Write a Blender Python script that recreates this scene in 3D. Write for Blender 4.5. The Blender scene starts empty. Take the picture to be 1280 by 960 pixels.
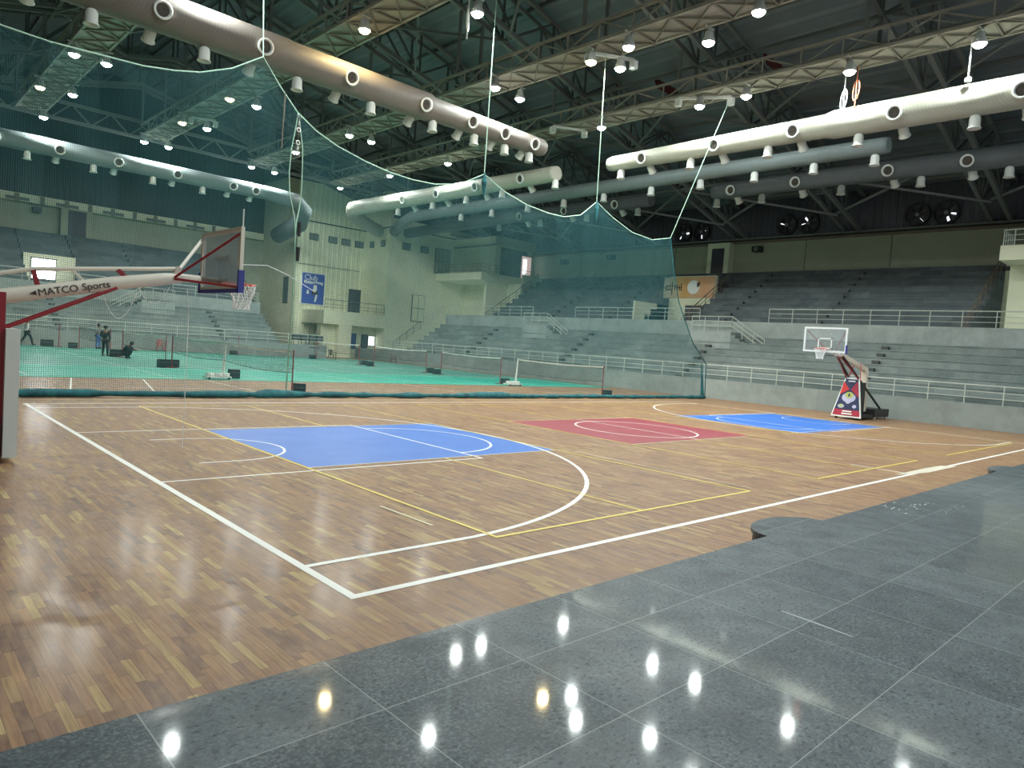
import bpy, math, random
from mathutils import Vector, Matrix
random.seed(7)
PI = math.pi
sc = bpy.context.scene
COL = sc.collection

# ---------------------------------------------------------------- camera, world, exposure
cam_d = bpy.data.cameras.new('camera')
cam_d.sensor_width = 36.0
cam_d.lens = 875.16 / 1280 * 36.0
cam_d.clip_end = 400
cam = bpy.data.objects.new('camera', cam_d)
COL.objects.link(cam)
sc.camera = cam
_y, _p, _r = 8.09869904e-01, -5.21955573e-02, 7.16025920e-02
_f = Vector((math.cos(_y) * math.cos(_p), math.sin(_y) * math.cos(_p), math.sin(_p)))
_s = _f.cross(Vector((0, 0, 1))).normalized()
_u = _s.cross(_f)
_s2 = _s * math.cos(_r) + _u * math.sin(_r)
_u2 = -_s * math.sin(_r) + _u * math.cos(_r)
M = Matrix((( _s2.x, _u2.x, -_f.x, -3.0823), (_s2.y, _u2.y, -_f.y, -4.96455), (_s2.z, _u2.z, -_f.z, 2.16433), (0, 0, 0, 1)))
cam.matrix_world = M

w = bpy.data.worlds.new('world')
sc.world = w
w.use_nodes = True
w.node_tree.nodes['Background'].inputs[0].default_value = (0.72, 0.92, 0.95, 1)
w.node_tree.nodes['Background'].inputs[1].default_value = 0.16
sc.view_settings.view_transform = 'Standard'
sc.view_settings.look = 'None'
sc.view_settings.exposure = 1.35
sc.cycles.sample_clamp_indirect = 4.0
sc.cycles.blur_glossy = 0.5
sc.view_settings.gamma = 1
LAMP_W = 165.0
COOL = (0.92, 1.0, 0.97)
WARM = (1.0, 0.78, 0.38)

# ---------------------------------------------------------------- materials
def mat(name, col, rough=0.6, metal=0.0, spec=0.5, emit=None, strength=0.0, coat=0.0, coat_rough=0.03, alpha=1.0):
    m = bpy.data.materials.new(name)
    m.use_nodes = True
    b = m.node_tree.nodes['Principled BSDF']
    b.inputs['Base Color'].default_value = (*col, 1)
    b.inputs['Roughness'].default_value = rough
    b.inputs['Metallic'].default_value = metal
    b.inputs['Specular IOR Level'].default_value = spec
    b.inputs['Coat Weight'].default_value = coat
    b.inputs['Coat Roughness'].default_value = coat_rough
    if emit:
        b.inputs['Emission Color'].default_value = (*emit, 1)
        b.inputs['Emission Strength'].default_value = strength
    return m

class NT:
    def __init__(s, m):
        s.m = m; s.t = m.node_tree; s.b = s.t.nodes['Principled BSDF']
    def n(s, typ, **kw):
        x = s.t.nodes.new(typ)
        for k, v in kw.items(): setattr(x, k, v)
        return x
    def l(s, a, b): s.t.links.new(a, b)
    def val(s, sock, v):
        if hasattr(v, 'is_linked') or hasattr(v, 'links'): s.l(v, sock)
        else: sock.default_value = v
    def math(s, op, a, b=0.0, c=None):
        x = s.n('ShaderNodeMath', operation=op)
        s.val(x.inputs[0], a); s.val(x.inputs[1], b)
        if c is not None: s.val(x.inputs[2], c)
        return x.outputs[0]
    def pos(s):
        g = s.n('ShaderNodeNewGeometry')
        x = s.n('ShaderNodeSeparateXYZ'); s.l(g.outputs['Position'], x.inputs[0])
        return g.outputs['Position'], x.outputs[0], x.outputs[1], x.outputs[2]
    def comb(s, a, b, c=0.0):
        x = s.n('ShaderNodeCombineXYZ')
        s.val(x.inputs[0], a); s.val(x.inputs[1], b); s.val(x.inputs[2], c)
        return x.outputs[0]
    def white(s, v):
        x = s.n('ShaderNodeTexWhiteNoise'); s.l(v, x.inputs['Vector'])
        return x.outputs['Value']
    def noise(s, v, scale, detail=3.0, rough=0.5):
        x = s.n('ShaderNodeTexNoise'); s.l(v, x.inputs['Vector'])
        x.inputs['Scale'].default_value = scale; x.inputs['Detail'].default_value = detail
        x.inputs['Roughness'].default_value = rough
        return x.outputs[0]
    def ramp(s, f, stops, interp='LINEAR'):
        x = s.n('ShaderNodeValToRGB'); x.color_ramp.interpolation = interp
        e = x.color_ramp.elements
        while len(e) < len(stops): e.new(0.5)
        for el, (p, c) in zip(e, stops):
            el.position = p; el.color = (*c, 1)
        s.l(f, x.inputs[0])
        return x.outputs[0]
    def mix(s, f, a, b, mode='MIX'):
        x = s.n('ShaderNodeMix', data_type='RGBA', blend_type=mode)
        s.val(x.inputs[0], f)
        for sock, v in ((x.inputs[6], a), (x.inputs[7], b)):
            if isinstance(v, tuple): sock.default_value = (*v, 1)
            else: s.l(v, sock)
        return x.outputs[2]
    def rng(s, v, a, b, c, d):
        x = s.n('ShaderNodeMapRange'); s.l(v, x.inputs[0])
        for i, q in enumerate((a, b, c, d)): x.inputs[i + 1].default_value = q
        return x.outputs[0]
    def bump(s, h, strength=0.2, dist=0.01):
        x = s.n('ShaderNodeBump'); x.inputs['Strength'].default_value = strength
        x.inputs['Distance'].default_value = dist; s.l(h, x.inputs['Height'])
        s.l(x.outputs[0], s.b.inputs['Normal'])

def m_wood():
    m = mat('varnished_teak_strips', (.3, .17, .09), .3)
    k = NT(m); P, X, Y, Z = k.pos()
    row = k.math('FLOOR', k.math('DIVIDE', X, .06))
    r1 = k.white(k.comb(row, 3.1))
    yy = k.math('DIVIDE', k.math('ADD', Y, k.math('MULTIPLY', r1, 7.0)), k.math('ADD', .3, k.math('MULTIPLY', r1, .28)))
    col = k.math('FLOOR', yy)
    r2 = k.white(k.comb(row, col, 1.7))
    base = k.ramp(r2, [(0, (.17, .088, .058)), (.15, (.27, .14, .08)), (.35, (.41, .222, .112)), (.5, (.30, .16, .095)), (.66, (.48, .275, .135)),
                       (.8, (.37, .2, .11)), (.9, (.53, .36, .16)), (.97, (.58, .42, .19)), (1, (.64, .48, .22))])
    gr = k.noise(k.comb(k.math('MULTIPLY', X, 60.0), k.math('MULTIPLY', Y, 3.0), row), 1.0, 4.0)
    base = k.mix(k.rng(gr, .3, .75, .05, .65), base, (.11, .055, .035))
    mot = k.noise(k.comb(k.math('MULTIPLY', X, 14.0), k.math('MULTIPLY', Y, 5.0), col), 1.0, 3.0)
    base = k.mix(k.rng(mot, .45, .7, 0, .45), base, (.4, .25, .13))
    big = k.noise(P, .45, 4.0, .6)
    base = k.mix(k.rng(big, .4, .75, 0, .3), base, (.3, .19, .14))
    fx = k.math('FRACT', k.math('DIVIDE', X, .06)); fy = k.math('FRACT', yy)
    gap = k.math('MAXIMUM', k.math('LESS_THAN', fx, .05), k.math('LESS_THAN', fy, .008))
    base = k.mix(k.math('MULTIPLY', gap, .55), base, (.05, .028, .018))
    k.l(base, k.b.inputs['Base Color'])
    k.l(k.rng(k.math('ADD', k.math('MULTIPLY', k.noise(P, 5.0, 3.0), .7), k.math('MULTIPLY', r2, .3)), .25, .75, .4, .6), k.b.inputs['Roughness'])
    k.b.inputs['Specular IOR Level'].default_value = .22
    k.b.inputs['Coat Weight'].default_value = .16; k.b.inputs['Coat Roughness'].default_value = .16
    k.bump(k.math('ADD', k.math('MULTIPLY', k.noise(k.comb(k.math('MULTIPLY', X, 7.0), k.math('MULTIPLY', Y, 4.0), 0.0), 1.0, 1.0), .6), k.math('MULTIPLY', r2, .5)), .3, .006)
    return m

def m_granite():
    m = mat('polished_dark_granite', (.08, .1, .11), .2)
    k = NT(m); P, X, Y, Z = k.pos()
    ty = k.math('DIVIDE', k.math('ADD', Y, 2.345 - .705 * 20), .705)
    ry = k.math('FLOOR', ty)
    tx = k.math('DIVIDE', k.math('ADD', X, 1.17 + 1.79 * 20), .893)
    rx = k.math('FLOOR', tx)
    rr = k.white(k.comb(rx, ry, 4.0))
    base = k.mix(rr, (.038, .056, .07), (.1, .122, .138))
    sp = k.noise(P, 55.0, 3.0, .75)
    base = k.mix(k.rng(sp, .46, .6, 0, .75), base, (.16, .19, .205))
    base = k.mix(k.rng(k.noise(k.comb(k.math('MULTIPLY', X, 26.0), k.math('MULTIPLY', Y, 42.0), 0.0), 1.0, 2.0), .34, .42, .85, 0), base, (.015, .02, .023))
    base = k.mix(k.rng(k.noise(P, 4.0, 6.0, .7), .42, .68, 0, .6), base, (.025, .036, .044))
    fx = k.math('FRACT', tx); fy = k.math('FRACT', ty)
    j = k.math('MAXIMUM', k.math('LESS_THAN', fx, .007), k.math('LESS_THAN', fy, .009))
    base = k.mix(k.math('MULTIPLY', j, .75), base, (.33, .36, .35))
    st = k.noise(P, 9.0, 4.0, .6)
    base = k.mix(k.rng(st, .7, .78, 0, .5), base, (.4, .42, .38))
    k.l(base, k.b.inputs['Base Color'])
    k.l(k.rng(k.noise(P, 3.0, 3.0), .3, .7, .42, .55), k.b.inputs['Roughness'])
    k.b.inputs['Specular IOR Level'].default_value = .25
    k.b.inputs['Coat Weight'].default_value = .42; k.b.inputs['Coat Roughness'].default_value = .05
    return m

def m_stone(name, axis, a, b, hh=.42, ww=1.3):
    """grey stone slabs laid in courses; axis = 0 when the wall runs along X, 1 along Y"""
    m = mat(name, a, .75)
    k = NT(m); P, X, Y, Z = k.pos()
    U = X if axis == 0 else Y
    r = k.math('FLOOR', k.math('DIVIDE', Z, hh))
    u = k.math('ADD', k.math('DIVIDE', U, ww), k.math('MULTIPLY', k.white(k.comb(r, 2.0)), .9))
    c = k.white(k.comb(r, k.math('FLOOR', u), 5.0))
    base = k.mix(c, a, b)
    base = k.mix(k.rng(k.noise(P, 1.1, 5.0, .62), .42, .75, 0, .55), base, tuple(q * .55 for q in a))
    base = k.mix(k.rng(k.noise(P, 18.0, 3.0), .5, .8, 0, .35), base, tuple(min(1, q * 1.5) for q in b))
    k.l(base, k.b.inputs['Base Color'])
    return m

def m_cream(name, col):
    m = mat(name, col, .7)
    k = NT(m); P, X, Y, Z = k.pos()
    base = k.mix(k.rng(k.noise(P, .8, 5.0, .6), .4, .75, 0, .4), tuple(col), tuple(q * .78 for q in col))
    k.l(base, k.b.inputs['Base Color'])
    return m

def m_ribbed(name, col, axis, pitch=.5):
    m = mat(name, col, .5, 0.0)
    k = NT(m); P, X, Y, Z = k.pos()
    U = X if axis == 0 else Y
    f = k.math('FRACT', k.math('DIVIDE', U, pitch))
    tri = k.math('ABSOLUTE', k.math('SUBTRACT', f, .5))
    h = k.rng(tri, .3, .42, 0, 1)
    base = k.mix(k.math('MULTIPLY', h, .35), tuple(col), tuple(q * 1.7 for q in col))
    base = k.mix(k.rng(k.noise(P, .6, 4.0), .4, .7, 0, .5), base, tuple(q * .7 for q in col))
    k.l(base, k.b.inputs['Base Color'])
    k.bump(h, .8, .05)
    return m

def m_duct(name, col):
    m = mat(name, col, .55, 0, .35)
    k = NT(m); P, X, Y, Z = k.pos()
    f = k.math('FRACT', k.math('DIVIDE', k.math('ADD', X, Y), .14))
    h = k.math('GREATER_THAN', f, .8)
    base = k.mix(k.math('MULTIPLY', h, .5), col, tuple(q * .7 for q in col))
    base = k.mix(k.rng(k.noise(P, 1.2, 3.0), .45, .7, 0, .35), base, tuple(q * .75 for q in col))
    k.l(base, k.b.inputs['Base Color'])
    k.bump(h, .4, .01)
    return m

def m_net(name, col, cell, thread, axis):
    """knotted cord mesh: real holes between the cords"""
    m = mat(name, col, .8)
    k = NT(m); P, X, Y, Z = k.pos()
    U = X if axis == 0 else Y
    fu = k.math('FRACT', k.math('DIVIDE', U, cell)); fz = k.math('FRACT', k.math('DIVIDE', Z, cell))
    g = k.math('MAXIMUM', k.math('LESS_THAN', fu, thread), k.math('LESS_THAN', fz, thread))
    k.l(g, k.b.inputs['Alpha'])
    return m

def m_mottle(name, a, b, scale, rough=.5):
    m = mat(name, a, rough)
    k = NT(m); P, X, Y, Z = k.pos()
    k.l(k.mix(k.rng(k.noise(P, scale, 4.0), .35, .65, 0, 1), a, b), k.b.inputs['Base Color'])
    return m

WOOD = m_wood(); GRANITE = m_granite()
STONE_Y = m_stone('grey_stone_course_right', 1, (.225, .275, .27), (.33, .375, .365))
STONE_X = m_stone('grey_stone_course_far', 0, (.225, .275, .27), (.33, .375, .365))
WALLST = m_stone('grey_concrete_wall', 1, (.27, .31, .3), (.33, .37, .355), 3.0, 4.0)
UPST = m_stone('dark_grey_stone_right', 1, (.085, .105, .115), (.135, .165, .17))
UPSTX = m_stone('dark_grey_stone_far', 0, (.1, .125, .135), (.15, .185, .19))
PARA = m_stone('pale_grey_stone_slab', 1, (.37, .42, .41), (.46, .51, .5), 1.2, 1.4)
PARAX = m_stone('pale_grey_stone_slab_far', 0, (.37, .42, .41), (.46, .51, .5), 1.2, 1.4)
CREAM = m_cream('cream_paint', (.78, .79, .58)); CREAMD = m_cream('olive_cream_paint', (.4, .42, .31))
RIBY = m_ribbed('dark_ribbed_cladding_right', (.055, .055, .07), 1); RIBX = m_ribbed('dark_ribbed_cladding_far', (.03, .04, .048), 0)
ROOFM = m_ribbed('dark_roof_sheet', (.17, .2, .215), 0, 1.1)
STEEL = mat('dark_painted_steel', (.17, .18, .17), .6)
STEELD = mat('charcoal_steel_and_shade', (.09, .1, .1), .6)
GIRD = m_mottle('beige_painted_girder', (.36, .34, .28), (.3, .29, .24), 2.0, .6)
GIRDD = mat('beige_girder_lacing', (.2, .19, .15), .6)
DUCT = m_duct('cream_spiral_duct', (.46, .46, .38)); DUCTB = m_duct('brownish_spiral_duct', (.2, .175, .155)); DUCTG = m_duct('grey_green_spiral_duct', (.19, .23, .23)); DUCTD = m_duct('dark_grey_spiral_duct', (.12, .135, .14)); CUP = mat('white_enamel_diffuser', (.72, .74, .7), .4); HOLE = mat('nozzle_inside', (.07, .06, .05), .8)
WHITE = mat('white_line_paint', (.86, .84, .8), .4); YELLOW = mat('yellow_line_paint', (.8, .62, .12), .45); CREAML = mat('pale_edge_paint', (.72, .62, .42), .45)
BLUEP = m_mottle('blue_court_paint', (.035, .15, .56), (.05, .18, .6), 1.5, .4); REDP = m_mottle('red_court_paint', (.3, .04, .06), (.34, .055, .075), 1.5, .4)
TEAL = m_mottle('teal_sports_mat', (.015, .45, .32), (.02, .4, .3), .6, .42); TEALD = m_mottle('glare_dulled_teal_mat', (.06, .27, .21), (.09, .3, .24), .6, .42)  # second teal: dulling by grazing reflection put into the rear mats' colour
RAIL = mat('pale_painted_railing', (.62, .66, .6), .4); RAILD = mat('brown_steel_railing', (.2, .16, .12), .5)
NET = m_net('teal_cord_net', (.045, .18, .195), .05, .14, 0); NETROPE = mat('pale_green_rope', (.5, .75, .6), .7); NETROLL = m_mottle('gathered_teal_net', (.01, .08, .1), (.02, .16, .18), 5.0, .8)
BNET = m_net('badminton_cord', (.1, .07, .06), .06, .12, 1); TAPE = mat('white_net_tape', (.8, .8, .74), .6)
REDT = mat('dark_red_steel', (.3, .02, .03), .35); CREAMT = mat('cream_steel_tube', (.78, .72, .62), .35); BLACK = mat('black_plastic', (.02, .02, .023), .45)
PAD = mat('white_pad', (.72, .74, .72), .6); NAVY = mat('navy_pad', (.05, .06, .3), .6); ORANGE = mat('orange_red_ring', (.75, .09, .03), .4)
CORD = mat('white_cord', (.85, .85, .8), .8); INK = mat('dark_lettering', (.05, .03, .02), .6)
WHITEM = mat('white_painted_metal', (.8, .82, .78), .4)
LAMPH = mat('lamp_housing', (.6, .62, .6), .4); LENSC = mat('cool_lens', (1, 1, 1), .3, emit=COOL, strength=20); LENSW = mat('warm_lens', (1, .9, .7), .3, emit=WARM, strength=12)
for m_ in (LENSC, LENSW): m_.cycles.emission_sampling = 'NONE'
DAY = mat('daylit_pane', (.9, .95, 1), .2, emit=(.92, .97, 1), strength=9.0); DAY2 = mat('daylit_doorway', (.9, .95, 1), .2, emit=(.92, .97, 1), strength=.7); FRAME = mat('dark_window_frame', (.06, .06, .055), .5)
GLASSD = mat('dark_grey_glazing', (.09, .11, .12), .15); DOORM = mat('dark_door_leaf', (.05, .045, .06), .5); LOUV = m_ribbed('grey_louvre_panel', (.13, .13, .12), 0, .35)
PINK = mat('pale_room_beyond_door', (.8, .6, .55), .6, emit=(.9, .65, .6), strength=.22)
SKIN = mat('skin', (.25, .13, .08), .6); SHIRTW = mat('pale_shirt', (.6, .62, .6), .8); JEANS = mat('blue_trousers', (.08, .16, .42), .8); DARKC = mat('black_clothing', (.02, .02, .025), .85); HAIR = mat('black_hair', (.01, .01, .01), .6); GREYS = mat('grey_shirt', (.2, .22, .24), .8)
RUST = mat('dull_orange_cable', (.4, .14, .07), .6); CHAIRM = mat('maroon_plastic', (.16, .02, .03), .4); CHAIRR = mat('red_plastic', (.45, .05, .05), .4)

# ---------------------------------------------------------------- mesh builder
class MB:
    def __init__(s): s.v = []; s.f = []; s.mi = []
    def add(s, vs, fs, mi=0):
        o = len(s.v); s.v += [tuple(x) for x in vs]; s.f += [tuple(i + o for i in f) for f in fs]; s.mi += [mi] * len(fs)
        return s
    def box(s, x0, x1, y0, y1, z0, z1, mi=0):
        v = [(x, y, z) for z in (z0, z1) for y in (y0, y1) for x in (x0, x1)]
        return s.add(v, [(0, 2, 3, 1), (4, 5, 7, 6), (0, 1, 5, 4), (2, 6, 7, 3), (0, 4, 6, 2), (1, 3, 7, 5)], mi)
    def bar(s, a, b, w, h=None, mi=0, up=(0, 0, 1)):
        a = Vector(a); b = Vector(b); h = w if h is None else h
        d = (b - a).normalized(); up = Vector(up)
        if abs(d.dot(up)) > .99: up = Vector((1, 0, 0))
        r = d.cross(up).normalized() * (w / 2); t = r.cross(d).normalized() * (h / 2)
        v = [p + i * r + j * t for p in (a, b) for i, j in ((-1, -1), (1, -1), (1, 1), (-1, 1))]
        return s.add(v, [(0, 3, 2, 1), (4, 5, 6, 7), (0, 1, 5, 4), (1, 2, 6, 5), (2, 3, 7, 6), (3, 0, 4, 7)], mi)
    def tube(s, pts, r, n=8, mi=0, cap=True):
        pts = [Vector(p) for p in pts]
        rs = r if isinstance(r, (list, tuple)) else [r] * len(pts)
        rings = []; prev = None
        for i, p in enumerate(pts):
            d = (pts[min(i + 1, len(pts) - 1)] - pts[max(i - 1, 0)]).normalized()
            if prev is None:
                up = Vector((0, 0, 1)) if abs(d.z) < .95 else Vector((1, 0, 0))
                x = d.cross(up).normalized()
            else: x = (prev - d * prev.dot(d)).normalized()
            prev = x; y = d.cross(x)
            rings.append([p + (x * math.cos(2 * PI * k / n) + y * math.sin(2 * PI * k / n)) * rs[i] for k in range(n)])
        v = [q for rg in rings for q in rg]; f = []
        for i in range(len(pts) - 1):
            for k in range(n):
                a = i * n + k; b = i * n + (k + 1) % n
                f.append((a, b, b + n, a + n))
        if cap: f.append(tuple(range(n - 1, -1, -1))); f.append(tuple((len(pts) - 1) * n + k for k in range(n)))
        return s.add(v, f, mi)
    def lathe(s, prof, c=(0, 0, 0), axis=(0, 0, 1), n=16, mi=0):
        """prof = [(radius, height)] round axis from c"""
        A = Vector(axis).normalized(); up = Vector((0, 0, 1)) if abs(A.z) < .9 else Vector((1, 0, 0))
        x = A.cross(up).normalized(); y = A.cross(x); c = Vector(c)
        v = [c + A * h + (x * math.cos(2 * PI * k / n) + y * math.sin(2 * PI * k / n)) * max(r, 1e-4) for r, h in prof for k in range(n)]
        f = [(i * n + k, i * n + (k + 1) % n, (i + 1) * n + (k + 1) % n, (i + 1) * n + k) for i in range(len(prof) - 1) for k in range(n)]
        return s.add(v, f, mi)
    def prism(s, poly, d, mi=0):
        """poly = list of 3-D points, extruded by vector d"""
        d = Vector(d); n = len(poly); v = [Vector(p) for p in poly] + [Vector(p) + d for p in poly]
        f = [tuple(range(n - 1, -1, -1)), tuple(range(n, 2 * n))] + [(i, (i + 1) % n, (i + 1) % n + n, i + n) for i in range(n)]
        return s.add(v, f, mi)
    def build(s, name, mats, parent=None, smooth=False, label=None):
        me = bpy.data.meshes.new(name)
        off = Vector((0, 0, 0))
        p = parent
        while p is not None: off += Vector(p.location); p = p.parent
        me.from_pydata([tuple(Vector(q) - off) for q in s.v], [], s.f)
        if not isinstance(mats, (list, tuple)): mats = [mats]
        for m_ in mats: me.materials.append(m_)
        if len(mats) > 1:
            for pl, i in zip(me.polygons, s.mi): pl.material_index = i
        if smooth:
            for pl in me.polygons: pl.use_smooth = True
        me.update()
        o = bpy.data.objects.new(name, me); COL.objects.link(o)
        if parent: o.parent = parent
        if label: o['label'] = label
        return o

def bake(o):
    """recalculate normals outward"""
    import bmesh
    b = bmesh.new(); b.from_mesh(o.data); bmesh.ops.recalc_face_normals(b, faces=b.faces); b.to_mesh(o.data); b.free()
    return o

def thing(name, label, cat, loc=(0, 0, 0), group=None):
    o = bpy.data.objects.new(name, None); COL.objects.link(o)
    o.location = loc; o.empty_display_size = .2
    o['label'] = label; o['category'] = cat
    if group: o['group'] = group
    return o
def tag(o, label, cat, group=None):
    o['label'] = label; o['category'] = cat
    if group: o['group'] = group
    return o
def struct(o): o['kind'] = 'structure'; return o
def copy_tree(o, parent=None):
    c = o.copy(); COL.objects.link(c)
    if parent: c.parent = parent
    for ch in list(o.children): copy_tree(ch, c)
    return c
def share(o, parent, loc, rot=None):
    c = o.copy(); COL.objects.link(c); c.parent = parent; c.location = loc
    if rot is not None: c.rotation_euler = rot
    return c
def text_part(name, s, size, m, parent, origin, xdir, updir, depth=.004):
    cu = bpy.data.curves.new(name, 'FONT'); cu.body = s; cu.size = size; cu.extrude = depth
    t = bpy.data.objects.new(name, cu); COL.objects.link(t)
    bpy.context.view_layer.update()
    me = bpy.data.meshes.new_from_object(t.evaluated_get(bpy.context.evaluated_depsgraph_get()))
    bpy.data.objects.remove(t)
    x = Vector(xdir).normalized(); u = Vector(updir); n = x.cross(u).normalized(); u = n.cross(x)
    off = Vector(origin); p = parent
    while p is not None: off -= Vector(p.location); p = p.parent
    for v in me.vertices:
        c = v.co; v.co = off + x * c.x + u * c.y + n * c.z
    me.materials.clear(); me.materials.append(m)
    o = bpy.data.objects.new(name, me); COL.objects.link(o); o.parent = parent
    return o
ORD = ['first', 'second', 'third', 'fourth', 'fifth', 'sixth', 'seventh', 'eighth', 'ninth', 'tenth', 'eleventh', 'twelfth', 'thirteenth']

# ---------------------------------------------------------------- floor and court markings
EY = -1.75
fl = struct(MB().box(-22, 34.0, EY, 68, -.2, 0).build('floor', WOOD))
LZ = [0]
def line(pts, wd, m, z=.003, name='court_line', closed=False):
    LZ[0] += 1; z += LZ[0] * .00004
    b = MB(); pts = [Vector((p[0], p[1], 0)) for p in pts]; n = len(pts)
    L = []; Rr = []
    for i, p in enumerate(pts):
        a = pts[(i - 1) % n] if (closed or i) else p; c = pts[(i + 1) % n] if (closed or i < n - 1) else p
        d1 = (p - a).normalized() if (p - a).length > 1e-6 else (c - p).normalized()
        d2 = (c - p).normalized() if (c - p).length > 1e-6 else d1
        nn = Vector((-(d1.y + d2.y), d1.x + d2.x, 0)).normalized()
        k = wd / 2 / max(.3, nn.dot(Vector((-d1.y, d1.x, 0))))
        L.append(p + nn * k); Rr.append(p - nn * k)
    segs = n if closed else n - 1
    v = [(q.x, q.y, z) for q in L] + [(q.x, q.y, z) for q in Rr]
    f = [(n + i, n + (i + 1) % n, (i + 1) % n, i) for i in range(segs)]
    return b.add(v, f).build(name, m, fl)
def rect(x0, x1, y0, y1): return [(x0, y0), (x1, y0), (x1, y1), (x0, y1)]
def arc(cx, cy, r, a0, a1, n=40): return [(cx + r * math.cos(math.radians(a0 + (a1 - a0) * i / n)), cy + r * math.sin(math.radians(a0 + (a1 - a0) * i / n))) for i in range(n + 1)]
def pad(x0, x1, y0, y1, m, name): return MB().add([(x0, y0, .0015), (x1, y0, .0015), (x1, y1, .0015), (x0, y1, .0015)], [(0, 1, 2, 3)]).build(name, m, fl)
pad(2.35, 8.15, 5.3, 9.78, BLUEP, 'blue_court_panel'); pad(10.95, 17.0, 5.38, 9.85, REDP, 'red_court_panel'); pad(20.05, 27.55, 5.15, 10.05, BLUEP, 'blue_court_panel')
line(rect(0, 28, 0, 15), .085, WHITE, closed=True)
line([(14, 0), (14, 1.3)], .05, WHITE); line([(14, 5.4), (14, 9.85)], .05, WHITE)
line(arc(14, 7.5, 1.8, 0, 360, 64)[:-1], .06, WHITE, closed=True)
for sx in (0, 1):
    X = (lambda x: x) if sx == 0 else (lambda x: 28 - x)
    line([(X(0), 5.05), (X(5.8), 5.05), (X(5.8), 9.95), (X(0), 9.95)], .055, WHITE)
    line([(X(x), y) for x, y in arc(5.8, 7.5, 1.8, -90, 90)], .055, WHITE)
    line([(X(.95), 6.25)] + [(X(x), y) for x, y in arc(1.575, 7.5, 1.25, -90, 90)] + [(X(.95), 8.75)], .05, WHITE)
    a = math.degrees(math.asin(6.6 / 6.62))
    line([(X(0), .9)] + [(X(x), y) for x, y in arc(1.575, 7.5, 6.62, -a, a, 64)] + [(X(0), 14.1)], .075, WHITE)
for (x0, x1, xm) in ((2.3, 8.15, 5.08), (10.9, 16.95, 13.7), (19.5, 27.5, 23.4)):
    line(rect(x0, x1, .76, 14.3), .05, YELLOW, .0045, closed=True)
    line([(xm, .76), (xm, 5.3)], .045, YELLOW, .0045); line([(xm, 9.85), (xm, 14.3)], .045, YELLOW, .0045)
    line([(x0, 5.3), (x1, 5.3)], .04, CREAML, .0045); line([(x0, 9.82), (x1, 9.82)], .04, CREAML, .0045)
line([(1.95, 1.5), (1.93, 2.6)], .04, CREAML, .0045)
line([(8.45, .9), (8.45, 5.0)], .03, CREAML, .0045)
for x, yy in ((7.2, 19.6), (16.5, 19.6), (26, 19.6)):
    line([(x, 16.9), (x, 23.3)], .05, WHITE); line([(x - 5, yy), (x + 4, yy)], .04, WHITE)
line([(1.3, 16.9), (2.6, 23.3)], .05, WHITE); line([(3.6, 17.2), (4.9, 23.3)], .05, WHITE)
line([(-2, 15.9), (33, 15.9)], .05, CREAML)
# teal mats beyond the divider net
for i, (y0, y1) in enumerate(((23.6, 30.6), (30.75, 37.7), (37.85, 44.7), (44.85, 51.6))):
    t = thing('badminton_mat', 'teal badminton mat strip lying ' + ['nearest the hanging net', 'second back from the hanging net', 'third back from the hanging net', 'along the foot of the far stand wall'][i], 'mat', (15, y0, 0), 'teal badminton mats')
    MB().box(-6, 32.4 if i else 33.0, y0, y1, 0, .012).build('mat_sheet', TEALD if i else TEAL, t)
    for cx in (8.15, 25.0):
        for k in range(4):
            P = rect(cx - 6.7, cx + 6.7, y0 + .45, y0 + 6.55); a, c = P[k], P[(k + 1) % 4]
            MB().bar((a[0], a[1], .014), (c[0], c[1], .014), .04, .003).build('mat_line', WHITE, t)
        for dx in (-2, 2): MB().bar((cx + dx, y0 + .45, .014), (cx + dx, y0 + 6.55, .014), .04, .003).build('mat_line', WHITE, t)

MB().add([(x, y, .005) for x, y in ((13.4, .16), (13.9, .05), (14.8, -.12), (17.0, -.13), (16.6, .12), (15.4, .17))], [(0, 1, 2, 3, 4, 5)]).build('paint_scuff', mat('pale_scuffed_patch', (.6, .55, .45), .6), fl)
# platform of dark granite the photographer stands on
pf = MB().box(-22, 34, -12, EY, -.2, .45)
gfl = struct(pf.build('floor', GRANITE))
b = MB(); random.seed(5)
for k in range(26):
    x = 6.9 + random.gauss(0, .35); y = -2.05 + random.gauss(0, .1); e = random.uniform(.01, .04)
    if y < EY - .03: b.add([(x, y, .4515), (x + e * 2.2, y, .4515), (x + e * 2, y + e * .6, .4515), (x, y + e * .5, .4515)], [(0, 1, 2, 3)])
for k in range(8):
    x = 7.1 + k * .12; y = -2.42 + random.uniform(-.03, .03); b.add([(x, y, .4515), (x + .05, y, .4515), (x + .05, y + .015, .4515)], [(0, 1, 2)])
b.build('paint_drips', mat('dried_pale_paint', (.55, .58, .56), .6), gfl)['kind'] = 'stuff'
MB().add([(1.71, -2.84, .4515), (1.722, -2.84, .4515), (1.71, -3.1, .4515), (1.68, -3.34, .4515), (1.67, -3.33, .4515), (1.69, -3.1, .4515)], [(0, 1, 2, 3, 4, 5)]).build('pale_scratch', mat('scratch_mark', (.42, .46, .44), .6), gfl)
for i, cx in enumerate((4.35, 13.7)):
    b = MB(); n = 24; P = [(cx + .66 * math.cos(PI * k / n), EY + (.4, .26)[i] * math.sin(PI * k / n)) for k in range(n + 1)]
    b.prism([(x, y, .41) for x, y in P], (0, 0, .04))
    t = thing('rounded_plinth', ['half round granite plinth bulging from the platform edge, nearer one', 'half round granite plinth bulging from the platform edge, farther one'][i], 'plinth', (cx, EY, 0), 'round plinths on platform edge')
    bake(b.build('granite_top', GRANITE, t))
    b = MB(); b.prism([(cx + (x - cx) * .95, EY + (y - EY) * .95, 0) for x, y in P], (0, 0, .41)); bake(b.build('dark_drum', BLACK, t))

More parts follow.
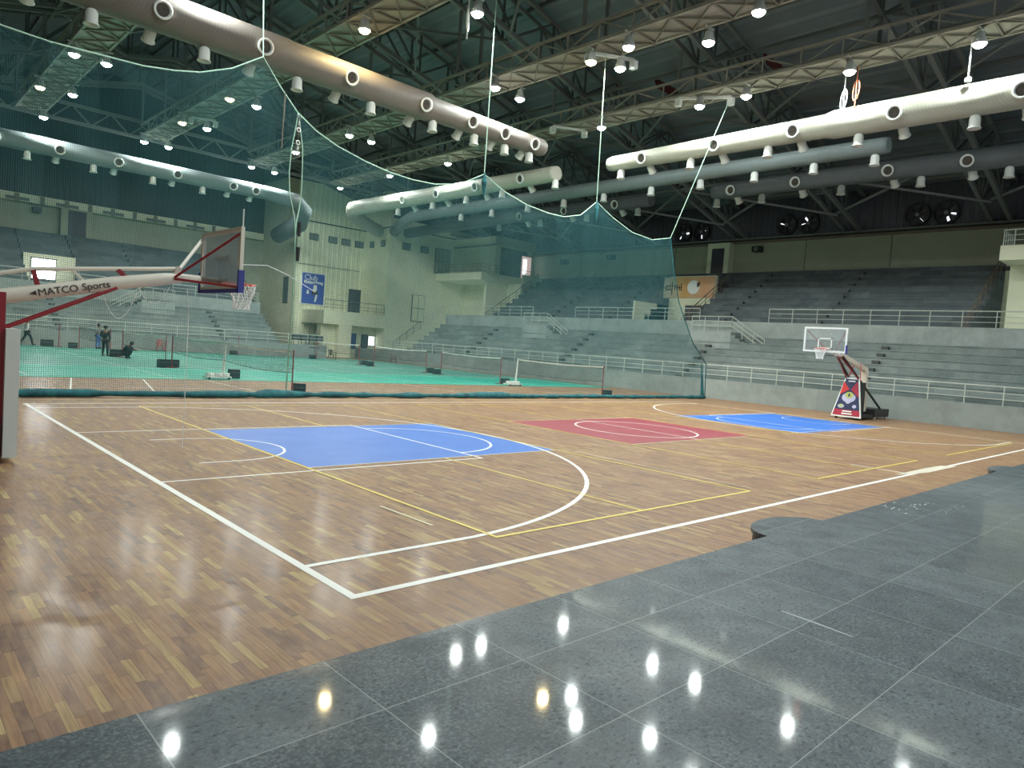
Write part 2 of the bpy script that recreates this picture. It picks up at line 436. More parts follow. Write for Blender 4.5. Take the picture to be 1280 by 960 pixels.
# ---------------------------------------------------------------- stands
D0, DN, TR = .9, 7, .62            # lower tiers: start, count, tread
PD = D0 + DN * TR                   # parapet distance
UD, UN, UT = 7.3, 11, .79
def stand(kind, z0=1.0, zm=4.05, ztop=9.5, para=4.9, low=(), up=(), aisles_low=(), aisles_up=(), wall=(), over=()):
    """kind 'R': distance d runs along +X from X=34; kind 'L': along +Y from Y=52; runs along the other axis"""
    def bx(b, d0, d1, u0, u1, z0_, z1_, mi=0):
        if kind == 'R': b.box(34 + d0, 34 + d1, u0, u1, z0_, z1_, mi)
        else: b.box(u0, u1, 52 + d0, 52 + d1, z0_, z1_, mi)
    R = kind == 'R'
    lbl = 'right' if R else 'far left'
    base = (34, 20, 0) if R else (5, 52, 0)
    t = thing('lower_stand', ('long grey stone lower seating stand behind the basketball court' if R else 'grey stone lower seating stand beyond the teal mats at left'), 'stand', base)
    for (u0, u1) in wall:
        b = MB(); bx(b, 0, .22, u0, u1, 0, 1.12); b.build('front_wall', WALLST, t)
    rise = (para - 1.0 - z0) / DN
    for (u0, u1) in low:
        b = MB(); bx(b, .22, D0, u0, u1, 0, z0)
        for i in range(DN):
            bx(b, D0 + i * TR, D0 + (i + 1) * TR, u0, u1, 0, z0 + (i + 1) * rise)
            bx(b, D0 + i * TR - .04, D0 + i * TR, u0, u1, z0 + (i + 1) * rise - .07, z0 + (i + 1) * rise)
        b.build('seating_tiers', STONE_Y if R else STONE_X, t)
        b = MB(); bx(b, PD, PD + .2, u0, u1, 0, para); b.build('parapet', PARA if R else PARAX, t)
    for a in aisles_low:
        b = MB()
        for i in range(DN):
            bx(b, D0 + i * TR - .3, D0 + i * TR - .04, a - .6, a + .6, z0 + i * rise, z0 + (i + .5) * rise)
        for i in range(DN): bx(b, D0 + i * TR - .32, D0 + i * TR - .05, a - .95, a - .6, z0 + i * rise, z0 + (i + .45) * rise, 1)  # charcoal boxes stand in for the shadow notch beside each step
        b.build('aisle_steps_and_shade', [STONE_Y if R else STONE_X, STEELD], t)
    t2 = thing('upper_stand', ('dark grey stone upper seating stand above the right parapet' if R else 'dark grey stone upper seating stand above the far left parapet'), 'stand', (41, 20, 4) if R else (5, 59, 4))
    b = MB(); bx(b, PD + .2, UD, low[0][0], low[-1][1], zm - .25, zm); b.build('walkway', STONE_Y if R else STONE_X, t2)
    ur = (ztop - zm) / UN
    for (u0, u1) in up:
        b = MB()
        for i in range(UN):
            bx(b, UD + i * UT, UD + (i + 1) * UT, u0, u1, zm - .25, zm + (i + 1) * ur)
            bx(b, UD + i * UT - .04, UD + i * UT, u0, u1, zm + (i + 1) * ur - .07, zm + (i + 1) * ur)
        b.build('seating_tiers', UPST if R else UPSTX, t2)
    for (u0, u1, i0) in over:
        b = MB()
        for i in range(i0, UN):
            bx(b, UD + i * UT, UD + (i + 1) * UT, u0, u1, zm + i * ur - .25, zm + (i + 1) * ur)
            bx(b, UD + i * UT - .04, UD + i * UT, u0, u1, zm + (i + 1) * ur - .07, zm + (i + 1) * ur)
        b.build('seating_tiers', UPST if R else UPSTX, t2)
    for a in aisles_up:
        b = MB()
        for i in range(UN):
            bx(b, UD + i * UT - .34, UD + i * UT - .04, a - .6, a + .6, zm + i * ur, zm + (i + .5) * ur)
        for i in range(UN): bx(b, UD + i * UT - .36, UD + i * UT - .05, a - 1.05, a - .6, zm + i * ur, zm + (i + .5) * ur, 1)  # same shadow notches as dark boxes along the upper aisles
        b.build('aisle_steps_and_shade', [UPST if R else UPSTX, STEELD], t2)
    return t, t2
stand('R', low=((-8, 49.5),), up=((6.1, 24.3), (28.6, 46.6)), aisles_low=(9.8, 20.4, 31, 42), aisles_up=(15.5, 22.4, 33, 39.5), wall=((-8, 52.0),), over=((24.35, 28.55, 8),))
stand('L', low=((-22, 24.0),), up=((-22, 6.9), (10.6, 24.6)), aisles_low=(-2, 8.5, 20), aisles_up=(0, 16), wall=((-22, 28.0),), over=((6.95, 10.55, 5),), ztop=9.15, para=4.55)

def railing(pts, label, h=.85, mid=(.28, .56), step=1.5, m=None, r=.025, zs=None, group='railings'):
    m = m or RAIL
    """pts: polyline of base points"""
    pts = [Vector(p) for p in pts]
    t = thing('railing', label, 'railing', pts[0], group)
    up = Vector((0, 0, h))
    MB().tube([p + up for p in pts], r * 1.25, 6).build('top_rail', m, t)
    for q in mid: MB().tube([p + Vector((0, 0, q)) for p in pts], r * .75, 5).build('mid_rail', m, t)
    proto = None
    for a, b in zip(pts, pts[1:]):
        n = max(1, round((b - a).length / step))
        for i in range(n + (1 if b is pts[-1] else 0)):
            p = a.lerp(b, i / n)
            if proto is None:
                proto = MB().tube([p, p + up], r, 6).build('post', m, t)
                p0 = p
            else: share(proto, t, proto.location + (p - p0))
    return t
railing([(34.1, -8, 1.12), (34.1, 52, 1.12)], 'pale metal railing along the front wall top of the right stand')
railing([(28, 52.1, 1.12), (-21, 52.1, 1.12)], 'pale metal railing along the front wall top of the far left stand', step=1.8)
Xp = 34 + PD + .1
Yp = 52 + PD + .1
railing([(Xp, -8, 4.9), (Xp, 16.4, 4.9)], 'pale railing on the right parapet, nearest stretch before the first stair block')
railing([(Xp, 21.4, 4.9), (Xp, 32.8, 4.9)], 'pale railing on the right parapet between the two stair blocks')
railing([(Xp, 37.6, 4.9), (Xp, 49.3, 4.9)], 'pale railing on the right parapet, far stretch near the cream tower')
railing([(-21, Yp, 4.55), (11.5, Yp, 4.55)], 'pale railing on the far left parapet, longer stretch', step=1.8)
railing([(16.5, Yp, 4.55), (23.8, Yp, 4.55)], 'pale railing on the far left parapet, short stretch by the tower', step=1.8)
# stair blocks in front of the parapets
def stair_block(kind, u0, u1, label, para=4.9, dn=1):
    """landing from u0 to u1 (u1 farther), steps run down towards smaller u (dn=1)"""
    x1 = 34 + PD if kind == 'R' else None
    t = thing('stair_block', label, 'stairs', (34 + PD - 1.2, u0, 3) if kind == 'R' else (u0, 52 + PD - 1.2, 3), 'stair blocks on the parapets')
    zl = 4.15 if kind == 'R' else 3.85
    b = MB()
    def bx(d0, d1, a0, a1, z0, z1):
        if kind == 'R': b.box(34 + d0, 34 + d1, a0, a1, z0, z1)
        else: b.box(a0, a1, 52 + d0, 52 + d1, z0, z1)
    bx(PD - 1.25, PD - .01, u0, u1, 2.6, zl); b.build('landing', PARA if kind == 'R' else PARAX, t)
    b = MB()
    for i in range(7): bx(PD - 1.25, PD - .01, u0 - .33 * (i + 1), u0 - .33 * i, 2.3, zl - .2 * (i + 1))
    b.build('steps', STONE_Y if kind == 'R' else STONE_X, t)
    if kind == 'R': P = [(34 + PD - 1.2, u1 - .05, zl - .02), (34 + PD - 1.2, u0, zl - .02), (34 + PD - 1.2, u0 - 2.3, zl - 1.42)]
    else: P = [(u1 - .05, 52 + PD - 1.2, zl - .02), (u0, 52 + PD - 1.2, zl - .02), (u0 - 2.3, 52 + PD - 1.2, zl - 1.42)]
    up = Vector((0, 0, 1.0))
    for q in (1.0, .7, .4): MB().tube([Vector(p) + Vector((0, 0, q)) for p in P], .03, 6).build('handrail', RAIL, t)
    for a, c in zip(P, P[1:]):
        for i in range(4):
            p = Vector(a).lerp(Vector(c), i / 3); MB().tube([p, p + up], .022, 5).build('baluster', RAIL, t)
stair_block('R', 18.2, 21.2, 'pale stone stair block with handrails, nearer one on the right parapet')
stair_block('R', 34.6, 37.4, 'pale stone stair block with handrails, farther one on the right parapet')
stair_block('L', 13.8, 16.3, 'pale stone stair block with handrails on the far left parapet')

# ---------------------------------------------------------------- perimeter walls
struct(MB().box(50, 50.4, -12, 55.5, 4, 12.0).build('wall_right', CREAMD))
struct(MB().box(50.1, 50.4, -12, 68, 12.0, 18.0).build('wall_right', RIBY))
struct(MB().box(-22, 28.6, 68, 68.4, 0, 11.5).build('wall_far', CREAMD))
struct(MB().box(-22, 50, 68.1, 68.4, 11.5, 25.5).build('wall_far', RIBX))
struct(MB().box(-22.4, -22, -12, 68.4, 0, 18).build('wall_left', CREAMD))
b = MB()
for y in (-2, 2.2, 6.4, 13.2, 19.3, 31, 36.5, 42): b.box(49.97, 50.0, y - .03, y + .03, 9.5, 11.95)
struct(b.build('trim_1', STEEL))
struct(MB().box(49.75, 50.0, -12, 55.5, 11.95, 12.1).build('trim_2', RAILD))
struct(MB().box(49.8, 50.1, -12, 55.5, 12.25, 12.38).build('trim_3', STEEL))
# pale slotted beam over the far left wall
t = thing('slotted_beam', 'pale slotted duct-like beam running along the top of the far left wall', 'beam', (0, 67.7, 11.4))
MB().box(-22, 28.4, 67.3, 68.0, 11.5, 12.15).build('beam', CREAM, t)
b = MB()
for i in range(13): b.box(-19 + i * 3.6, -17.3 + i * 3.6, 67.26, 67.3, 11.55, 11.82)
b.build('slots', STEEL, t)
b = MB()
for i in range(26): b.box(-20 + i * 1.8 - .15, -20 + i * 1.8 + .15, 67.2, 67.3, 11.5, 12.1)
b.build('straps', GIRDD, t)
# door box high on the right wall
def door(n, frame, leafbox, leafm=DOORM, fm=CREAM):
    o = struct(MB().box(*frame).build('door_%d' % n, fm))
    if leafbox: MB().box(*leafbox).build('door_leaf', leafm, o)
    return o
door(1, (49.2, 50.0, 25.3, 27.3, 9.5, 12.0), (49.14, 49.2, 25.75, 26.85, 9.52, 11.55))
door(2, (67 - 100 + 43.2, 67 - 100 + 43.25, 0, 0.01, 0, .01), None) if False else None
struct(MB().box(10.2, 12.6, 67.2, 68.0, 9.15, 11.5).build('door_3', CREAMD))
MB().box(10.75, 12.1, 67.15, 67.2, 9.17, 11.35).build('door_leaf', DOORM, bpy.data.objects['door_3'])
# small black speakers
def speaker(loc, label, fx, fy):
    t = thing('wall_speaker', label, 'speaker', loc, 'wall speakers')
    x, y, z = loc
    bx_ = MB().box(x - .3, x + .3, y - .35, y + .35, z - .22, z + .22).build('speaker_box', BLACK, t)
    MB().lathe([(0, .31), (.16, .31), (.18, .3)], (x, y, z), (fx, fy, 0), 12).build('speaker_cone', STEEL, t)
speaker((49.7, 23.1, 11.4), 'small black speaker on the olive wall right of the high door', -1, 0)
speaker((49.7, 44.0, 11.2), 'small black speaker on the olive wall near the cream tower', -1, 0)
speaker((49.7, 38.0, 11.4), 'small black speaker on the olive wall behind the hanging net', -1, 0)
speaker((8.5, 67.7, 11.0), 'small black speaker on the far left wall beside the dark doorway', 0, -1)

# vomitory with orange banner
struct(MB().box(46, 46.3, 24.35, 28.55, 3.8, 8.9).build('wall_vomitory', CREAM))
struct(MB().box(41.5, 46, 28.6, 28.75, 3.8, 6.5).build('wall_vomitory', CREAM))
t = thing('banner', 'orange and white banner on the vomitory wall in the right stand', 'banner', (45.95, 26.4, 7.1))
b = MB(); n = 24
m_ban = mat('orange_banner_print', (.7, .4, .15), .6); k = NT(m_ban); P_, X_, Y_, Z_ = k.pos()
k.l(k.ramp(k.math('ADD', k.rng(Y_, 24.4, 29.2, 1, 0), k.math('MULTIPLY', k.math('SUBTRACT', k.noise(P_, 1.3), .5), .25)), [(0, (.62, .56, .42)), (.25, (.6, .48, .26)), (.42, (.62, .36, .12)), (.62, (.62, .42, .22)), (.8, (.66, .33, .17)), (1, (.6, .36, .22))]), k.b.inputs['Base Color'])
MB().box(45.93, 45.98, 24.4, 29.1, 7.15, 8.82).build('banner_sheet', m_ban, t)
b = MB()
b.box(45.915, 45.925, 27.9, 28.95, 8.08, 8.14)
for i, (y, h0, h1) in enumerate(((28.9, 7.7, 8.2), (28.72, 7.85, 8.1), (28.5, 7.75, 8.3), (28.3, 7.4, 8.45), (28.05, 7.8, 8.2), (27.8, 7.75, 8.25), (27.6, 7.75, 8.15), (27.42, 7.7, 8.3))):
    b.box(45.915, 45.925, y - .05, y + .04, h0, h1)
b.box(45.915, 45.925, 28.35, 28.9, 7.78, 7.86); b.box(45.915, 45.925, 27.45, 28.05, 7.95, 8.02)
b.build('banner_lettering', INK, t)
MB().lathe([(0, .012), (.55, .012)], (45.93, 26.3, 8.0), (-1, 0, 0), 24).build('white_disc', WHITEM, t)
b = MB(); b.prism([(45.905, 26.0, 8.3), (45.905, 25.7, 8.45), (45.905, 25.75, 8.1), (45.905, 25.95, 7.95)], (.008, 0, 0)); b.build('dark_mark', INK, t)
o = struct(MB().box(45.9, 45.98, 24.5, 26.9, 4.05, 6.55).build('window_1', FRAME))
b = MB()
for i in range(3): b.box(45.87, 45.9, 24.58 + i * .8, 25.28 + i * .8, 4.15, 5.2); b.box(45.87, 45.9, 24.58 + i * .8, 25.28 + i * .8, 5.3, 6.45)
b.build('window_pane', GLASSD, o)
# sloped brown railings down the cut ends of the upper tiers
def slope_rail(u, d0, d1, z0, z1, label, kind='R'):
    P = [(34 + d0, u, z0), (34 + d1, u, z1)] if kind == 'R' else [(u, 52 + d0, z0), (u, 52 + d1, z1)]
    return railing(P, label, h=.95, mid=(.3, .6), step=1.2, m=RAILD, r=.03, group='brown stair railings')
slope_rail(24.2, 7.4, 13.5, 4.3, 8.2, 'brown sloped railing in front of the orange banner')
slope_rail(28.75, 7.4, 12.0, 4.3, 7.3, 'brown sloped railing on the stand edge left of the orange banner')
slope_rail(46.45, 7.6, 14.6, 4.3, 8.9, 'brown sloped railing beside the cream booth at the end of the upper stand')
slope_rail(6.25, 7.6, 14.6, 4.3, 9.0, 'brown sloped railing at the right end of the upper stand')
slope_rail(24.45, 7.6, 14.6, 4.2, 8.6, 'brown sloped railing at the tower end of the far left stand', 'L')

# daylit window in the far left stand recess
struct(MB().box(6.95, 10.55, 62.95, 63.2, 3.8, 6.95).build('wall_recess', CREAM))
o = struct(MB().box(7.45, 9.2, 62.9, 63.0, 4.75, 6.65).build('window_2', FRAME))
MB().box(7.53, 8.22, 62.86, 62.9, 5.0, 6.55).build('window_pane', DAY, o); MB().box(8.3, 9.12, 62.86, 62.9, 5.0, 6.55).build('window_pane', DAY, o)
MB().box(7.45, 9.2, 62.83, 62.86, 5.75, 5.8).build('glazing_bar', FRAME, o)

# ---------------------------------------------------------------- cream corner tower
struct(MB().box(28.6, 36.5, 60.0, 60.3, 0, 17.0).build('wall_tower', m_ribbed('cream_ribbed_panel', (.8, .82, .6), 0, .55)))
struct(MB().box(28.6, 28.9, 60.3, 68, 0, 17.5).build('wall_tower', CREAM))
struct(MB().box(36.2, 36.5, 55.5, 60.0, 0, 17.0).build('wall_tower', CREAM))
struct(MB().box(36.5, 50, 55.5, 55.8, 0, 14.3).build('wall_tower', CREAM))
struct(MB().box(36.5, 50, 55.5, 55.8, 14.3, 21.0).build('wall_tower', RIBX))
struct(MB().box(26.0, 36.5, 60.1, 60.3, 17.0, 25.0).build('wall_tower', RIBX))
# booth over the right stand
def booth_wall(*a, m=CREAM, n='wall_booth'): return struct(MB().box(*a).build(n, m))
booth_wall(44.5, 44.8, 49.0, 55.5, 9.4, 13.2)
booth_wall(44.5, 50.0, 48.8, 49.0, 9.4, 13.2)
booth_wall(45.2, 49.0, 48.75, 48.8, 9.5, 12.3, m=LOUV)
booth_wall(44.3, 50.0, 48.6, 48.75, 12.45, 13.3, m=CREAMD)
booth_wall(44.8, 50.0, 49.0, 55.5, 13.2, 13.4)
booth_wall(44.4, 44.5, 48.7, 55.5, 12.35, 12.5, m=STEEL)
booth_wall(42.2, 50.0, 48.1, 55.5, 8.65, 9.4, n='floor')
booth_wall(46.3, 46.6, 46.6, 55.5, 4.0, 8.65)
booth_wall(43.4, 46.3, 48.6, 48.9, 4.0, 8.65)
booth_wall(46.6, 50.0, 46.65, 46.9, 4.0, 9.6)
o = struct(MB().box(48.0, 49.6, 48.68, 48.75, 9.5, 11.9).build('door_4', RAILD)); MB().box(48.15, 49.5, 48.64, 48.68, 9.5, 11.8).build('room_beyond', PINK, o)
MB().box(48.3, 48.85, 48.6, 48.64, 9.9, 11.5).build('window_pane', DAY2, o)
railing([(42.3, 55.3, 9.4), (42.3, 48.3, 9.4), (44.4, 48.3, 9.4)], 'thin railing on the booth balcony beside the cream tower', m=RAILD, step=1.4)
railing([(44.4, 48.3, 9.4), (49.8, 48.3, 9.4)], 'thin railing on the booth side walkway before the lit doorway', m=RAILD, step=1.4)
# second booth at the right edge of the picture
booth_wall(42.4, 50.0, -8, 5.05, 8.8, 9.6, n='floor')
booth_wall(44.6, 45.0, -8, 4.95, 4.0, 8.8)
booth_wall(49.0, 49.6, 2.0, 6.1, 4.0, 9.6)
booth_wall(48.9, 49.0, 4.6, 7.0, 9.1, 9.35, m=BLACK)
booth_wall(44.6, 45.0, -8, 3.4, 9.75, 13.2)
railing([(42.5, -8, 9.6), (42.5, 4.95, 9.6), (44.4, 4.95, 9.6)], 'thin railing on the balcony at the right edge of the hall', m=RAIL, step=.5)
railing([(43.0, 3.2, 4.05), (43.0, 6.0, 4.05)], 'short railing on the walkway below the right balcony', m=RAILD, step=1.0)
# balcony on the tower
t = thing('tower_balcony', 'cream balcony carried by a square pillar on the tower', 'balcony', (33, 55.5, 3.2))
MB().box(29.4, 36.2, 55.5, 60.0, 3.15, 4.45).build('balcony_slab', CREAM, t)
MB().box(31.1, 32.5, 55.55, 56.3, 0, 3.15).build('pillar', CREAM, t)
MB().box(29.6, 31.1, 56.3, 57.1, 0, 3.15).build('pillar_wing', CREAM, t)
railing([(29.5, 55.6, 4.45), (36.1, 55.6, 4.45)], 'thin railing along the front of the tower balcony', h=1.0, m=STEEL, step=1.0)
# doors and windows of the tower
def opening(n, kind, x0, x1, z0, z1, face='Y', at=60.0, nx=2, nz=2, pane=GLASSD, frame=FRAME):
    nm = ('door_%d' if kind == 'd' else 'window_%d') % n
    if face == 'Y': o = struct(MB().box(x0, x1, at - .08, at, z0, z1).build(nm, frame))
    else: o = struct(MB().box(at - .08, at, x0, x1, z0, z1).build(nm, frame))
    b = MB(); g = .06
    for i in range(nx):
        for j in range(nz):
            a0 = x0 + g + (x1 - x0 - g) * i / nx; a1 = x0 + (x1 - x0 - g) * (i + 1) / nx
            c0 = z0 + g + (z1 - z0 - g) * j / nz; c1 = z0 + (z1 - z0 - g) * (j + 1) / nz
            if face == 'Y': b.box(a0, a1, at - .11, at - .08, c0, c1)
            else: b.box(at - .11, at - .08, a0, a1, c0, c1)
    b.build('window_pane' if kind == 'w' else 'door_leaf', pane, o)
    return o
GLASSG = mat('pale_grey_glazing', (.2, .24, .24), .25)
for i, x in enumerate((29.75, 31.85, 33.35, 34.9)): opening(3 + i, 'w', x, x + 1.0, 11.35, 12.0, 'Y', 60.0, 2, 1, GLASSG)
for i, y in enumerate((58.4, 56.3)): opening(7 + i, 'w', y, y + .75, 11.4, 12.05, 'X', 36.2, 2, 1, GLASSG)
for i, x in enumerate((37.7, 40.0)): opening(9 + i, 'w', x, x + 1.0, 11.3, 12.0, 'Y', 55.5, 2, 1, GLASSG)
opening(11, 'w', 41.9, 43.9, 9.4, 12.1, 'Y', 55.5, 4, 2, CREAMD)
opening(5, 'd', 34.5, 35.9, 4.45, 7.0, 'Y', 60.0, 2, 1, DOORM)
opening(6, 'd', 39.3, 40.9, 4.1, 6.9, 'Y', 55.5, 2, 2, CREAM)
opening(7, 'd', 61.5, 62.5, 5.0, 7.6, 'X', 28.6, 1, 2, GLASSD)
struct(MB().box(32.5, 36.2, 57.2, 57.4, 0, 3.15).build('wall_tower', CREAM))
opening(8, 'd', 33.3, 34.0, .9, 2.4, 'Y', 57.2, 1, 1, NAVY)
opening(9, 'd', 34.6, 35.3, .9, 2.4, 'Y', 57.2, 1, 2, GLASSD)
opening(12, 'w', 35.35, 36.15, 1.25, 2.3, 'Y', 57.2, 1, 1, DAY2)
b = MB().bar((28.5, 59.93, 13.15), (36.2, 59.93, 13.15), .08).bar((36.12, 59.93, 13.15), (36.12, 55.4, 13.3), .08).bar((36.2, 55.42, 13.3), (44.5, 55.42, 13.35), .08)
tag(b.build('power_cable', BLACK), 'black cable running along the cream tower above its small windows', 'cable')
b = MB().bar((28.6, 59.93, 8.9), (35.6, 59.93, 8.9), .05)
tag(b.build('cable_conduit', STEEL), 'thin grey conduit on the cream tower above the blue poster', 'conduit')
# blue poster
t = thing('poster', 'blue poster of a player hung on the cream tower wall', 'poster', (30.4, 59.93, 5))
MB().box(29.15, 31.75, 59.93, 59.97, 4.95, 8.15).build('white_border', WHITEM, t); MB().box(29.27, 31.63, 59.9, 59.93, 5.05, 8.05).build('poster_sheet', mat('blue_poster_print', (.05, .09, .42), .5), t)
text_part('poster_lettering', 'Club', .75, WHITEM, t, (29.45, 59.89, 7.4), (1, 0, 0), (0, 0, 1))
b = MB()
for x, z, w_, h_ in ((29.45, 7.05, .16, .3), (29.66, 7.0, .1, .33), (29.82, 7.03, .16, .25), (30.04, 7.0, .1, .35), (30.2, 7.02, .2, .22), (30.46, 7.1, .14, .22), (30.7, 7.12, .16, .2), (30.92, 7.1, .18, .18), (31.15, 7.08, .12, .2), (31.32, 6.98, .14, .28)): b.box(x, x + w_, 59.885, 59.9, z, z + h_)
b.build('lettering_strokes', WHITEM, t)
b = MB()
b.prism([(30.5, 59.89, 6.95), (30.85, 59.89, 6.95), (30.85, 59.89, 6.35), (30.42, 59.89, 6.35)], (0, .01, 0)); b.prism([(30.75, 59.89, 6.0), (30.95, 59.89, 6.0), (30.8, 59.89, 5.3), (30.62, 59.89, 5.3)], (0, .01, 0)); b.prism([(29.8, 59.89, 6.4), (29.95, 59.89, 6.4), (30.05, 59.89, 6.0), (29.75, 59.89, 6.0)], (0, .01, 0))
bake(b.build('printed_player', WHITEM, t))
b = MB(); b.prism([(30.3, 59.885, 6.35), (30.9, 59.885, 6.35), (30.95, 59.885, 6.0), (30.3, 59.885, 5.95)], (0, .01, 0)); bake(b.build('printed_shorts', INK, t))
# dark tyres/equipment row behind the far left wall
for i in range(4):
    x = 25.3 + i * .75
    t = thing('stacked_seat', 'dark folded seat frame on the walkway left of the balcony pillar', 'seat', (x, 53.2, 1.0), 'dark seat frames by tower')
    MB().box(x, x + .55, 52.9, 53.4, 1.45, 1.95).build('seat_back', STEELD, t); MB().bar((x + .05, 53.1, 1.0), (x + .05, 53.1, 1.5), .05).bar((x + .5, 53.1, 1.0), (x + .5, 53.1, 1.5), .05).build('seat_leg', STEELD, t)
MB().box(24.6, 28.0, 52.22, 56, 0, 1.0).build('floor', STONE_X)['kind'] = 'structure'
struct(MB().box(34.0, 36.2, 52.0, 60, 0, 1.0).build('floor', STONE_X))
struct(MB().box(28.0, 34.0, 59.0, 60, 0, .9).build('floor', STONE_X))
# steel stair rail under the balcony down from the right stand
railing([(36.0, 53.5, 1.0), (36.8, 50.2, 3.2)], 'sloped railing beside the stairs under the tower balcony', m=STEEL, step=.9)
railing([(36.8, 50.0, 3.3), (39.0, 49.7, 4.9)], 'short sloped railing rising to the walkway beside the tower door', m=RAIL, step=.7)

# exhaust fans in the right cladding
def fan(y, label):
    t = thing('exhaust_fan', label, 'fan', (49.95, y, 13.2), 'round exhaust fans')
    c = (50.05, y, 13.2)
    MB().lathe([(.72, 0), (.78, 0), (.8, .28), (.7, .3), (.7, 0)], c, (-1, 0, 0), 28).build('fan_ring', BLACK, t, smooth=True)
    b = MB(); random.seed(int(y * 10))
    for q in (0, 1) if int(y) % 2 else (0, 2): 
        a = 2 * PI * (q + .5) / 6 + y * .3
        v = [Vector((50.0, y + math.cos(a + s_) * r_, 13.2 + math.sin(a + s_) * r_)) for s_, r_ in ((-.3, .25), (-.28, .55), (.0, .6), (.12, .3))]
        b.prism(v, (-.01, 0, 0))
    b.build('daylit_gap', mat('fan_daylight', (.8, .85, .95), .3, emit=(.85, .9, 1), strength=.75), t)
    MB().lathe([(0, .02), (.7, .02)], c, (-1, 0, 0), 28).build('back_grille', BLACK, t)
    for q in range(6):
        a = 2 * PI * q / 6 + .5
        p = [Vector((49.88 - (.06 if k % 2 else 0), y + math.cos(a + s_) * r_, 13.2 + math.sin(a + s_) * r_)) for k, (s_, r_) in enumerate(((0, .12), (-.15, .66), (.35, .66), (.5, .12)))]
        MB().prism(p, (-.02, 0, 0)).build('fan_blade', BLACK, t)
    MB().lathe([(0, .3), (.13, .28), (.13, .1)], c, (-1, 0, 0), 14).build('fan_hub', STEEL, t)
for y, l in ((30.3, 'first pair, left one behind the net edge'), (28.5, 'first pair, right one'), (20.95, 'second pair, left one'), (19.2, 'second pair, right one'), (11.7, 'third pair, left one'), (9.95, 'third pair, right one')):
    fan(y, 'round black exhaust fan in the dark cladding, ' + l)

# ---------------------------------------------------------------- roof
def zb(x): return 12.4 + (50 - x) * .247 if x >= 14 else 12.4 + 36 * .247 - (14 - x) * .247
TD = 2.5
def zr(x): return zb(x) + TD + .45
b = MB()
for x0, x1 in ((-22.4, 14), (14, 50.4)):
    b.add([(x0, -12, zr(x0)), (x1, -12, zr(x1)), (x1, 68.4, zr(x1)), (x0, 68.4, zr(x0)), (x0, -12, zr(x0) + .15), (x1, -12, zr(x1) + .15), (x1, 68.4, zr(x1) + .15), (x0, 68.4, zr(x0) + .15)],
          [(0, 1, 2, 3), (7, 6, 5, 4), (0, 4, 5, 1), (1, 5, 6, 2), (2, 6, 7, 3), (3, 7, 4, 0)])
struct(bake(b.build('ceiling', ROOFM)))
TY = (-1.9, 6.8, 15.9, 24.7, 33.5, 42.3, 51.2, 59.4)
for i, y in enumerate(TY):
    t = thing('roof_truss', 'dark steel roof truss crossing the hall, %s from the near side' % ORD[i], 'truss', (14, y, zb(14)), 'roof trusses')
    xs = [-22 + 3.0 * k for k in range(25)]
    for s_ in (-.5, .5):
        for x0, x1 in ((-22, 14), (14, 50)):
            MB().bar((x0, y + s_, zb(x0)), (x1, y + s_, zb(x1)), .22, .26).build('bottom_chord', STEEL, t)
            MB().bar((x0, y + s_, zb(x0) + TD), (x1, y + s_, zb(x1) + TD), .2, .22).build('top_chord', STEEL, t)
    b = MB()
    for k, (x0, x1) in enumerate(zip(xs, xs[1:])):
        for s_ in (-.5, .5):
            b.bar((x0, y + s_, zb(x0)), (x0, y + s_, zb(x0) + TD), .1)
            if k % 2: b.bar((x0, y + s_, zb(x0)), (x1, y + s_, zb(x1) + TD), .11)
            else: b.bar((x0, y + s_, zb(x0) + TD), (x1, y + s_, zb(x1)), .11)
        b.bar((x0, y - .5, zb(x0)), (x0, y + .5, zb(x0)), .09)
        b.bar((x0, y - .5, zb(x0)), (x1, y + .5, zb(x1)), .08)
    b.build('web_members', STEELD, t)
    if y < 55:
        for gx in (5.35, 12.85, 20.8, 28.2):
            for s_ in (-.75, .75): MB().bar((gx + s_, y + .5, 16.3), (gx + s_, y + .5, zb(gx)), .14).build('hanger', STEEL, t)
for i, (ya, yb) in enumerate(zip(TY, TY[1:])):
    for j, x in enumerate((-4, 8, 20, 32, 44)):
        t = thing('roof_brace', 'thin steel cross brace between the %s and %s roof trusses, %s bay from the left' % (ORD[i], ORD[i + 1], ORD[j]), 'brace', (x, (ya + yb) / 2, zb(x)), 'roof cross braces')
        MB().bar((x - 3, ya, zb(x - 3)), (x + 3, yb, zb(x + 3)), .13).build('brace_bar', STEEL, t)
        MB().bar((x + 3, ya, zb(x + 3) - .14), (x - 3, yb, zb(x - 3) - .14), .13).build('brace_bar', STEEL, t)
        MB().bar((x - 3, ya, zb(x - 3) - .05), (x - 3, yb, zb(x - 3) - .05), .15).build('tie_bar', STEEL, t)
for i in range(27):
    x = -21 + i * 2.7
    if abs(x - 14) < .5: x += .6
    o = MB().box(x - .05, x + .05, -12, 68, zr(x) - .24, zr(x) - .02).build('roof_purlin', STEEL)
    tag(o, 'long dark purlin under the roof sheets', 'purlin', 'roof purlins')
